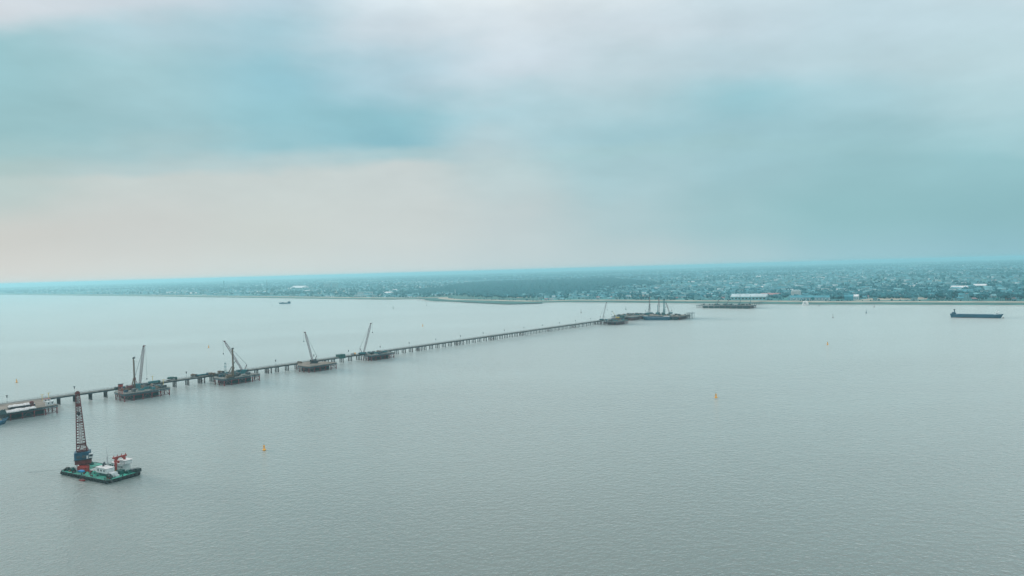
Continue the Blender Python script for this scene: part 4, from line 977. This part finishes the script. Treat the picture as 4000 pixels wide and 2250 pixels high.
sheet('wood_floor', forest, 2.55, M_FOLD)
blds = [(o.location.x, o.location.y) for o in COL.objects if o.get('group') == 'large buildings on the far bank']
# sample ground points in polar coordinates round the camera: d^-1 density
def sample(n, dmin, dmax, power):
    u = rng.random(n); az_ = (rng.random(n) - .5) * 2 * (half + .05)
    if power == 0: d = dmin * (dmax / dmin) ** u
    else: d = (dmin ** power + (dmax ** power - dmin ** power) * u) ** (1 / power)
    return d * np.sin(az_), d * np.cos(az_), d
def land_ok(x, y, off):
    t = (x - TO.x) * TD.x + (y - TO.y) * TD.y; s = (x - TO.x) * TN.x + (y - TO.y) * TN.y
    return t - bank_t(s) > off, s, t
def noise2(x, y, sc, seed):
    a = np.sin(x/sc*1.3 + seed) * np.cos(y/sc*.9 - seed*2) + np.sin((x*.6 + y)/sc*2.1 + seed*3) * .6 + np.cos((x - y*.7)/sc*3.7 + seed) * .35
    return a
# --- houses
hx, hy, hd = sample(30000, 1700, 11000, .35)
ok, hs_, ht_ = land_ok(hx, hy, 190); hx, hy, hd, hs_ = hx[ok], hy[ok], hd[ok], hs_[ok]
bad = inside(forest, hx, hy) | inside(marsh, hx, hy) | inside(tanf[0], hx, hy) | inside(tanf[1], hx, hy)
dens = .55 + .35 * noise2(hx, hy, 420, 1.7); dens = np.where(hx / hy < -.12, dens * .42, dens); dens = np.where(hd < 2300, dens * .8, dens)
keep = ~bad & (rng.random(len(hx)) < dens)
hx, hy, hd, hs_ = hx[keep], hy[keep], hd[keep], hs_[keep]
cell = {}; sel = []
for i in range(len(hx)):
    if any((hx[i] - a) ** 2 + (hy[i] - b) ** 2 < 3000 for a, b in blds): continue
    g = 15 + hd[i] * .0022; kx = (int(hx[i] // g), int(hy[i] // g))
    if kx in cell: continue
    cell[kx] = 1; sel.append(i)
sel.sort(key=lambda i: hd[i]); print('houses', len(sel))
WALLS = [M_WALL, M_WALLW, M_WALL, M_WALLT, M_WALL]; ROOFS = [M_ROOFG, M_ROOFG, M_ROOFB, M_ROOFG, M_WALL, M_ROOFB, M_WALL, M_ROOFR]
WN = {M_WALL.name: 'pale grey', M_WALLW.name: 'white', M_WALLT.name: 'grey'}
RN = {M_ROOFG.name: 'dark grey', M_ROOFB.name: 'blue-grey', M_ROOFR.name: 'faded red', M_ROOFW.name: 'bright white', M_WALL.name: 'pale'}
def house_meshes(w, d, h, gable, wm, rm):
    wl = MB().box(-w/2, w/2, -d/2, d/2, 0, h)
    if gable: rf = MB().add([(-w/2-.6,-d/2-.6,h),(w/2+.6,-d/2-.6,h),(w/2+.6,d/2+.6,h),(-w/2-.6,d/2+.6,h),(-w/2-.4,0,h+d*.28),(w/2+.4,0,h+d*.28)], [(0,1,5,4),(2,3,4,5),(0,4,3),(1,2,5),(0,3,2,1)])
    else: rf = MB().box(-w/2-.3, w/2+.3, -d/2-.3, d/2+.3, h, h + .6).box(-w*.2, w*.15, -d*.2, d*.2, h + .6, h + 2.6)
    wi = MB()
    for fl in range(max(1, int(h / 3))):
        for q in range(max(2, int(w / 3.2))):
            x = -w/2 + (q + .5) * w / max(2, int(w / 3.2)); wi.box(x - .7, x + .7, -d/2 - .06, -d/2 - .004, fl*3 + 1, fl*3 + 2.4)
    return wl.mesh('wall', wm), rf.mesh('roof', rm), wi.mesh('windows', M_GLASS)
HV = []
for i in range(22):
    R3 = random.Random(i); w, d, h = R3.uniform(9, 17), R3.uniform(8, 11), R3.choice((4, 6.4, 6.6, 9.4))
    wm, rm = WALLS[i % 5], ROOFS[(i * 3) % 8]; HV.append((w, d, h, i % 3 != 1, wm, rm, house_meshes(w, d, h, i % 3 != 1, wm, rm)))
LMK = [((a.x + b.x) / 2, (a.y + b.y) / 2, n) for a, b, n in ((bank(p0, py), bank(p1, py), n) for p0, p1, py, n in (
 (2855, 2992, 1174, 'the long pale warehouse'), (3088, 3238, 1174, 'the long low shed'), (3091, 3126, 1162, 'the white silo'), (3299, 3352, 1172, 'the arched boat shed'), (2971, 3044, 1160, 'the red-roofed workshops'),
 (3714, 3776, 1133, 'the bright white roofed shed'), (3802, 3850, 1124, 'the second white roofed shed'), (1383, 1463, 1160, 'the two-storey factory'), (1500, 1546, 1145, 'the small white roofed sheds'), (2400, 2560, 1160, 'the left tan field'),
 (2560, 2758, 1158, 'the long tan field'), (3330, 3620, 1172, 'the bare bank field'), (1570, 1700, 1152, 'the left end of the dark wood'), (2350, 2400, 1135, 'the right end of the dark wood'), (2100, 2200, 1160, 'the near edge of the dark wood'), (1640, 1700, 1165, 'the marshy headland'),
 (3900, 3990, 1176, 'the bank at the right frame edge'), (3650, 3750, 1176, 'the tall dark bank trees'), (1134, 1181, 1128, 'the wide white hall'), (3440, 3480, 1150, 'the town near the tall trees'), (2990, 3000, 1120, 'the far town behind the warehouse'), (3500, 3520, 1110, 'the town far behind the boat shed'), (2500, 2520, 1130, 'the town behind the end platform')))]
def place(x, y):
    best = min(LMK, key=lambda l: (l[0]-x)**2 + (l[1]-y)**2); dx = (x / y - best[0] / best[1]) * y; dy = math.hypot(x, y) - math.hypot(best[0], best[1])
    if abs(dx) > abs(dy) * .8: return ('right of ' if dx > 0 else 'left of ') + best[2]
    return ('behind ' if dy > 0 else 'in front of ') + best[2]
def area(x, y):
    u = x / y
    return 'behind the left bank' if u < -.12 else ('behind the middle bank' if u < .30 else ('behind the long sheds' if u < .5 else 'at the right end of the bank'))
NH = 295
base_ang = TA - PI/2
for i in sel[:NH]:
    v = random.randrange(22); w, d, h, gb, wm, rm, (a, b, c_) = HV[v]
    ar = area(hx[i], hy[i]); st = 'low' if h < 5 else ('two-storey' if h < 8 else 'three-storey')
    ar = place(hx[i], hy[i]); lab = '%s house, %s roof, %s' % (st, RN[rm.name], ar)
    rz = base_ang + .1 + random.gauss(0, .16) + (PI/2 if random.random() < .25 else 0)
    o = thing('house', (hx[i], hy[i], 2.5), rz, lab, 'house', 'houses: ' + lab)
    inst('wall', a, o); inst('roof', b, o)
    if hd[i] < 2700: inst('window_row', c_, o)
def np_mesh(name, V, Fq, m, loop=4):
    me = bpy.data.meshes.new(name); nv, nf = len(V), len(Fq)
    me.vertices.add(nv); me.vertices.foreach_set('co', np.asarray(V, np.float32).ravel())
    me.loops.add(nf * loop); me.loops.foreach_set('vertex_index', np.asarray(Fq, np.int32).ravel())
    me.polygons.add(nf); me.polygons.foreach_set('loop_start', np.arange(0, nf*loop, loop, dtype=np.int32)); me.polygons.foreach_set('loop_total', np.full(nf, loop, np.int32))
    me.update(calc_edges=True); me.validate(); me.materials.append(m)
    o = bpy.data.objects.new(name, me); COL.objects.link(o); return o
cube = np.array([(-.5,-.5,0),(.5,-.5,0),(.5,.5,0),(-.5,.5,0),(-.5,-.5,1),(.5,-.5,1),(.5,.5,1),(-.5,.5,1)]); cf = np.array([(4,5,6,7),(0,1,5,4),(1,2,6,5),(2,3,7,6),(3,0,4,7)])
wedge = np.array([(-.54,-.56,0),(.54,-.56,0),(.54,.56,0),(-.54,.56,0),(-.54,-.02,1),(.54,-.02,1),(.54,.02,1),(-.54,.02,1)])
def scatter(name, base, faces, P, S, A, m, label, cat, loop=4):
    n = len(P)
    if n == 0: return
    V = base[None] * S[:, None, :]; c, s = np.cos(A)[:, None], np.sin(A)[:, None]
    X = V[..., 0]*c - V[..., 1]*s + P[:, 0:1]; Y = V[..., 0]*s + V[..., 1]*c + P[:, 1:2]; Z = V[..., 2] + P[:, 2:3]
    VV = np.stack([X, Y, Z], -1).reshape(-1, 3); FF = (faces[None] + (np.arange(n) * len(base))[:, None, None]).reshape(-1, loop)
    o = np_mesh(name, VV, FF, m, loop); tag(o, label, cat, kind='stuff'); return o
rest = np.array(sel[NH:]); nr = len(rest)
P = np.stack([hx[rest], hy[rest], np.full(nr, 2.5)], -1); A = base_ang + .1 + rng.normal(0, .2, nr) + (rng.random(nr) < .25) * PI/2
sf = 1 + np.clip(hd[rest] - 2500, 0, 6000) / 6000 * .8
S = np.stack([rng.uniform(9, 24, nr) * sf, rng.uniform(8, 12, nr) * sf, rng.choice([4, 6.5, 6.5, 9.5, 13], nr)], -1)
cls = rng.integers(0, 5, nr); rc = rng.integers(0, 6, nr)
for ci, m in enumerate((M_WALL, M_WALLW, M_WALLT)):
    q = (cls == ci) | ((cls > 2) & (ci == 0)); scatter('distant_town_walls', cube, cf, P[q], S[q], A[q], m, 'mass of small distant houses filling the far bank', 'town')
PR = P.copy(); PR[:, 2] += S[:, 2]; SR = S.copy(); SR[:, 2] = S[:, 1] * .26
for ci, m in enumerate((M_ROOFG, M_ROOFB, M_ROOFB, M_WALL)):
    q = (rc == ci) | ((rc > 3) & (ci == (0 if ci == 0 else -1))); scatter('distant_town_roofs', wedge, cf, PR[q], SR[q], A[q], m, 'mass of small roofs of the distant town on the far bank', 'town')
# a few bright white halls scattered far off
n = 70; x, y, d = sample(n * 4, 2300, 12000, .3); ok, _, _ = land_ok(x, y, 350); ok &= ~inside(forest, x, y); x, y, d = x[ok][:n], y[ok][:n], d[ok][:n]; n = len(x)
Pw = np.stack([x, y, np.full(n, 2.5)], -1); Sw = np.stack([rng.uniform(30, 90, n), rng.uniform(18, 40, n), rng.uniform(6, 10, n)], -1)
scatter('distant_white_halls', cube, cf, Pw, Sw, base_ang + rng.normal(.1, .15, n), M_ROOFW, 'scattered flat bright white hall roofs far behind the far bank', 'town')

# --- trees
def ico(sub):
    import bmesh
    bm = bmesh.new(); bmesh.ops.create_icosphere(bm, subdivisions=sub, radius=1); bm.verts.ensure_lookup_table()
    v = np.array([tuple(q.co) for q in bm.verts]); f = np.array([[w.index for w in q.verts] for q in bm.faces]); bm.free(); return v, f
I1, F1 = ico(1); I2, F2 = ico(2)
def crown_mesh(seed, tall, m):
    R4 = np.random.default_rng(seed); vs = []; fs = []; o = 0
    for i in range(11):
        if tall: c = np.array([R4.normal(0, .22), R4.normal(0, .22), .25 + i * .15]); r = .42 - abs(i - 4) * .03
        else: 
            a = R4.random() * 2*PI; rr = R4.random() ** .5 * .62; c = np.array([rr*math.cos(a), rr*math.sin(a), .45 + R4.random() * .75 - rr*.3]); r = R4.uniform(.26, .46)
        v = I2 * (1 + R4.normal(0, .16, (len(I2), 1))) * r * np.array([1, 1, .85]) + c; vs.append(v); fs.append(F2 + o); o += len(I2)
    # loose leaf clumps round the outline
    for i in range(40):
        a = R4.random() * 2*PI; e = R4.uniform(-.2, 1.3); k = .85 + R4.random() * .25
        c = np.array([k*math.cos(a)*math.cos(e), k*math.sin(a)*math.cos(e), .7 + .75*math.sin(e)]) * (np.array([.55, .55, 1.3]) if tall else 1)
        t3 = R4.normal(0, .11, (3, 3)) + c; vs.append(t3); fs.append(np.array([[0, 1, 2]]) + o); o += 3
    me = bpy.data.meshes.new('crown'); me.from_pydata(np.concatenate(vs).tolist(), [], np.concatenate(fs).tolist()); me.materials.append(m); me.update(); return me
CR = [crown_mesh(i, False, M_FOL) for i in range(4)] + [crown_mesh(9 + i, False, M_FOLD) for i in range(4)]; CT = [crown_mesh(20 + i, True, M_FOLD) for i in range(3)]
trunk_me = MB().bar((0, 0, 0), (0, 0, 1), .12, .06, 6).bar((0, 0, .55), (.22, .05, 1.1), .05).bar((0, 0, .5), (-.2, .1, 1.05), .05).bar((0, 0, .6), (.03, -.22, 1.15), .045).mesh('trunk', M_TRUNK)
def tree(x, y, h, lab, grp, tall=False, dark=None, wide=1.0):
    o = thing('tree', (x, y, 2.4), random.uniform(0, 6), lab, 'tree', grp)
    me = random.choice(CT) if tall else random.choice(CR[4:] if dark else CR)
    r = h * (.42 if not tall else .36) * wide
    inst('trunk', trunk_me, o, (0, 0, 0), 0, (h*.5, h*.5, h*.5)); inst('crown', me, o, (0, 0, h * .22), 0, (r, r, h * .52 if not tall else h * .42)); return o
nt_ = 0
for px, py, w, h, tall in ((3520, 1139, 22, 15, 0), (3556, 1146, 44, 13, 0), (3560, 1171, 40, 13, 0), (3622, 1158, 24, 14, 0), (3640, 1172, 24, 17, 0), (3676, 1171, 30, 22, 0), (3705, 1172, 24, 11, 0), (3690, 1150, 60, 15, 0), (3727, 1173, 26, 27, 1), (3746, 1160, 16, 20, 1),
                             (3826, 1174, 28, 18, 0), (3860, 1155, 70, 14, 0), (3905, 1160, 40, 16, 0), (3922, 1174, 38, 23, 0), (3980, 1165, 40, 14, 0), (3870, 1126, 30, 18, 1), (3760, 1118, 70, 16, 0), (3470, 1140, 30, 14, 0), (3465, 1165, 40, 14, 0),
                             (2920, 1152, 40, 12, 0), (3080, 1140, 22, 14, 0), (3140, 1142, 20, 16, 0), (3065, 1138, 20, 12, 0), (3170, 1120, 30, 14, 0), (3250, 1160, 20, 12, 0), (3280, 1162, 20, 16, 0), (3380, 1165, 26, 14, 0), (3400, 1150, 30, 13, 0),
                             (1043, 1140, 14, 30, 0), (1065, 1140, 18, 32, 0), (1485, 1160, 26, 22, 0), (2520, 1170, 40, 13, 0), (2570, 1171, 30, 14, 0), (2620, 1172, 40, 13, 0), (2690, 1171, 46, 12, 0), (2470, 1170, 30, 11, 0)):
    n = max(1, int(w / 9))
    for j in range(n):
        b = bank(px - w/2 + (j + .5) * w / n + random.uniform(-2, 2), py + random.uniform(-.6, .6)); nt_ += 1
        side_ = 'right end' if px > 3450 else ('right part' if px > 2800 else ('middle' if px > 2000 else 'left part'))
        hh = h * random.uniform(.85, 1.1); lab = '%s dark tree in the clump %s' % ('tall narrow' if tall else ('big broad' if hh > 16 else ('middling' if hh > 13 else 'low')), place(b.x, b.y))
        tree(b.x, b.y, hh, lab, 'trees: ' + lab, tall, True)
tx_, ty_, td_ = sample(9000, 1700, 4200, .3)
ok, s_, t_ = land_ok(tx_, ty_, 185); ok &= ~inside(marsh, tx_, ty_) & ~inside(tanf[0], tx_, ty_) & ~inside(tanf[1], tx_, ty_)
ok &= rng.random(len(tx_)) < (.5 + .5 * noise2(tx_, ty_, 160, 4.2))
tx_, ty_, td_ = tx_[ok], ty_[ok], td_[ok]; o_ = np.argsort(td_)
o_ = [i for i in o_ if not any(abs(tx_[i]-a) < 60 and -30 < ty_[i]-b < 30 for a, b in blds)]
M_I = 290 - nt_
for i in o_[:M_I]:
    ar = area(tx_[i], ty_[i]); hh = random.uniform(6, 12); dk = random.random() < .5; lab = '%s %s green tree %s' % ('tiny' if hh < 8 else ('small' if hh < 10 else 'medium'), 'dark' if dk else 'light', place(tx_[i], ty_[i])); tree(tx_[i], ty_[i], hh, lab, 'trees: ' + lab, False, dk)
o_ = np.array(o_[M_I:])
def tree_mass(name, x, y, h, m, label, base=I1, fc=F1):
    n = len(x); bs = base.copy(); bs[:, 2] = bs[:, 2] * .5 + .5
    for v in range(3):
        q = np.arange(n) % 3 == v; bv = bs * (1 + np.random.default_rng(v).normal(0, .2, (len(bs), 1)))
        P = np.stack([x[q], y[q], np.full(q.sum(), 2.0)], -1); S = np.stack([h[q] * rng.uniform(.4, .62, q.sum())] * 2 + [h[q]], -1)
        scatter(name, bv, fc, P, S, rng.random(q.sum()) * 6, m, label, 'trees', 3)
tree_mass('distant_trees', tx_[o_], ty_[o_], rng.uniform(6, 12, len(o_)), M_FOLD, 'mass of small trees between the houses of the far bank')
x, y, d = sample(60000, 2600, 11500, .6); q = inside(forest, x, y); x, y, d = x[q], y[q], d[q]; print('forest', len(x))
tree_mass('dark_wood', x, y, rng.uniform(10, 17, len(x)) * (1 + (d - 3000) / 20000), M_FOLD, 'wide dark wood behind the marshy headland on the far bank')
x, y, d = sample(60000, 2200, 24000, .3); ok, _, _ = land_ok(x, y, 300); ok &= rng.random(len(x)) < (.45 + .45 * noise2(x, y, 900, 2.2)); x, y, d = x[ok], y[ok], d[ok]; print('far trees', len(x))
tree_mass('distant_trees', x, y, rng.uniform(9, 15, len(x)) * (1 + np.clip(d - 4000, 0, 1e9) / 14000), M_FOLD, 'low belts of trees far inland fading into the haze')
# bushes on the marsh edge
x, y, d = sample(60000, 1700, 4500, .5); ok, s_, t_ = land_ok(x, y, 168); ok &= (t_ - bank_t(s_) < 195) & (rng.random(len(x)) < .5); x, y = x[ok], y[ok]; print('bushes', len(x))
tree_mass('bank_bushes', x, y, rng.uniform(2.5, 6, len(x)), M_FOLD, 'low bushes along the top of the far river bank')

# ------------------------------------------------------------------ haze
hz = MB().box(-100000, 70000, -5000, 100000, -4.5, 132).build('haze', None)
tag(hz, 'pale bluish haze lying over the river and the far bank', 'haze', kind='stuff')
HM = bpy.data.materials.new('haze'); HM.use_nodes = True; t = HM.node_tree; t.nodes.clear()
o = t.nodes.new('ShaderNodeOutputMaterial'); v = t.nodes.new('ShaderNodeVolumePrincipled')
v.inputs['Color'].default_value = (.42, .79, .88, 1); v.inputs['Density'].default_value = 1.0e-4; v.inputs['Anisotropy'].default_value = .35
t.links.new(v.outputs[0], o.inputs['Volume'])
hz.data.materials.append(HM)
SC.cycles.volume_step_rate = 1
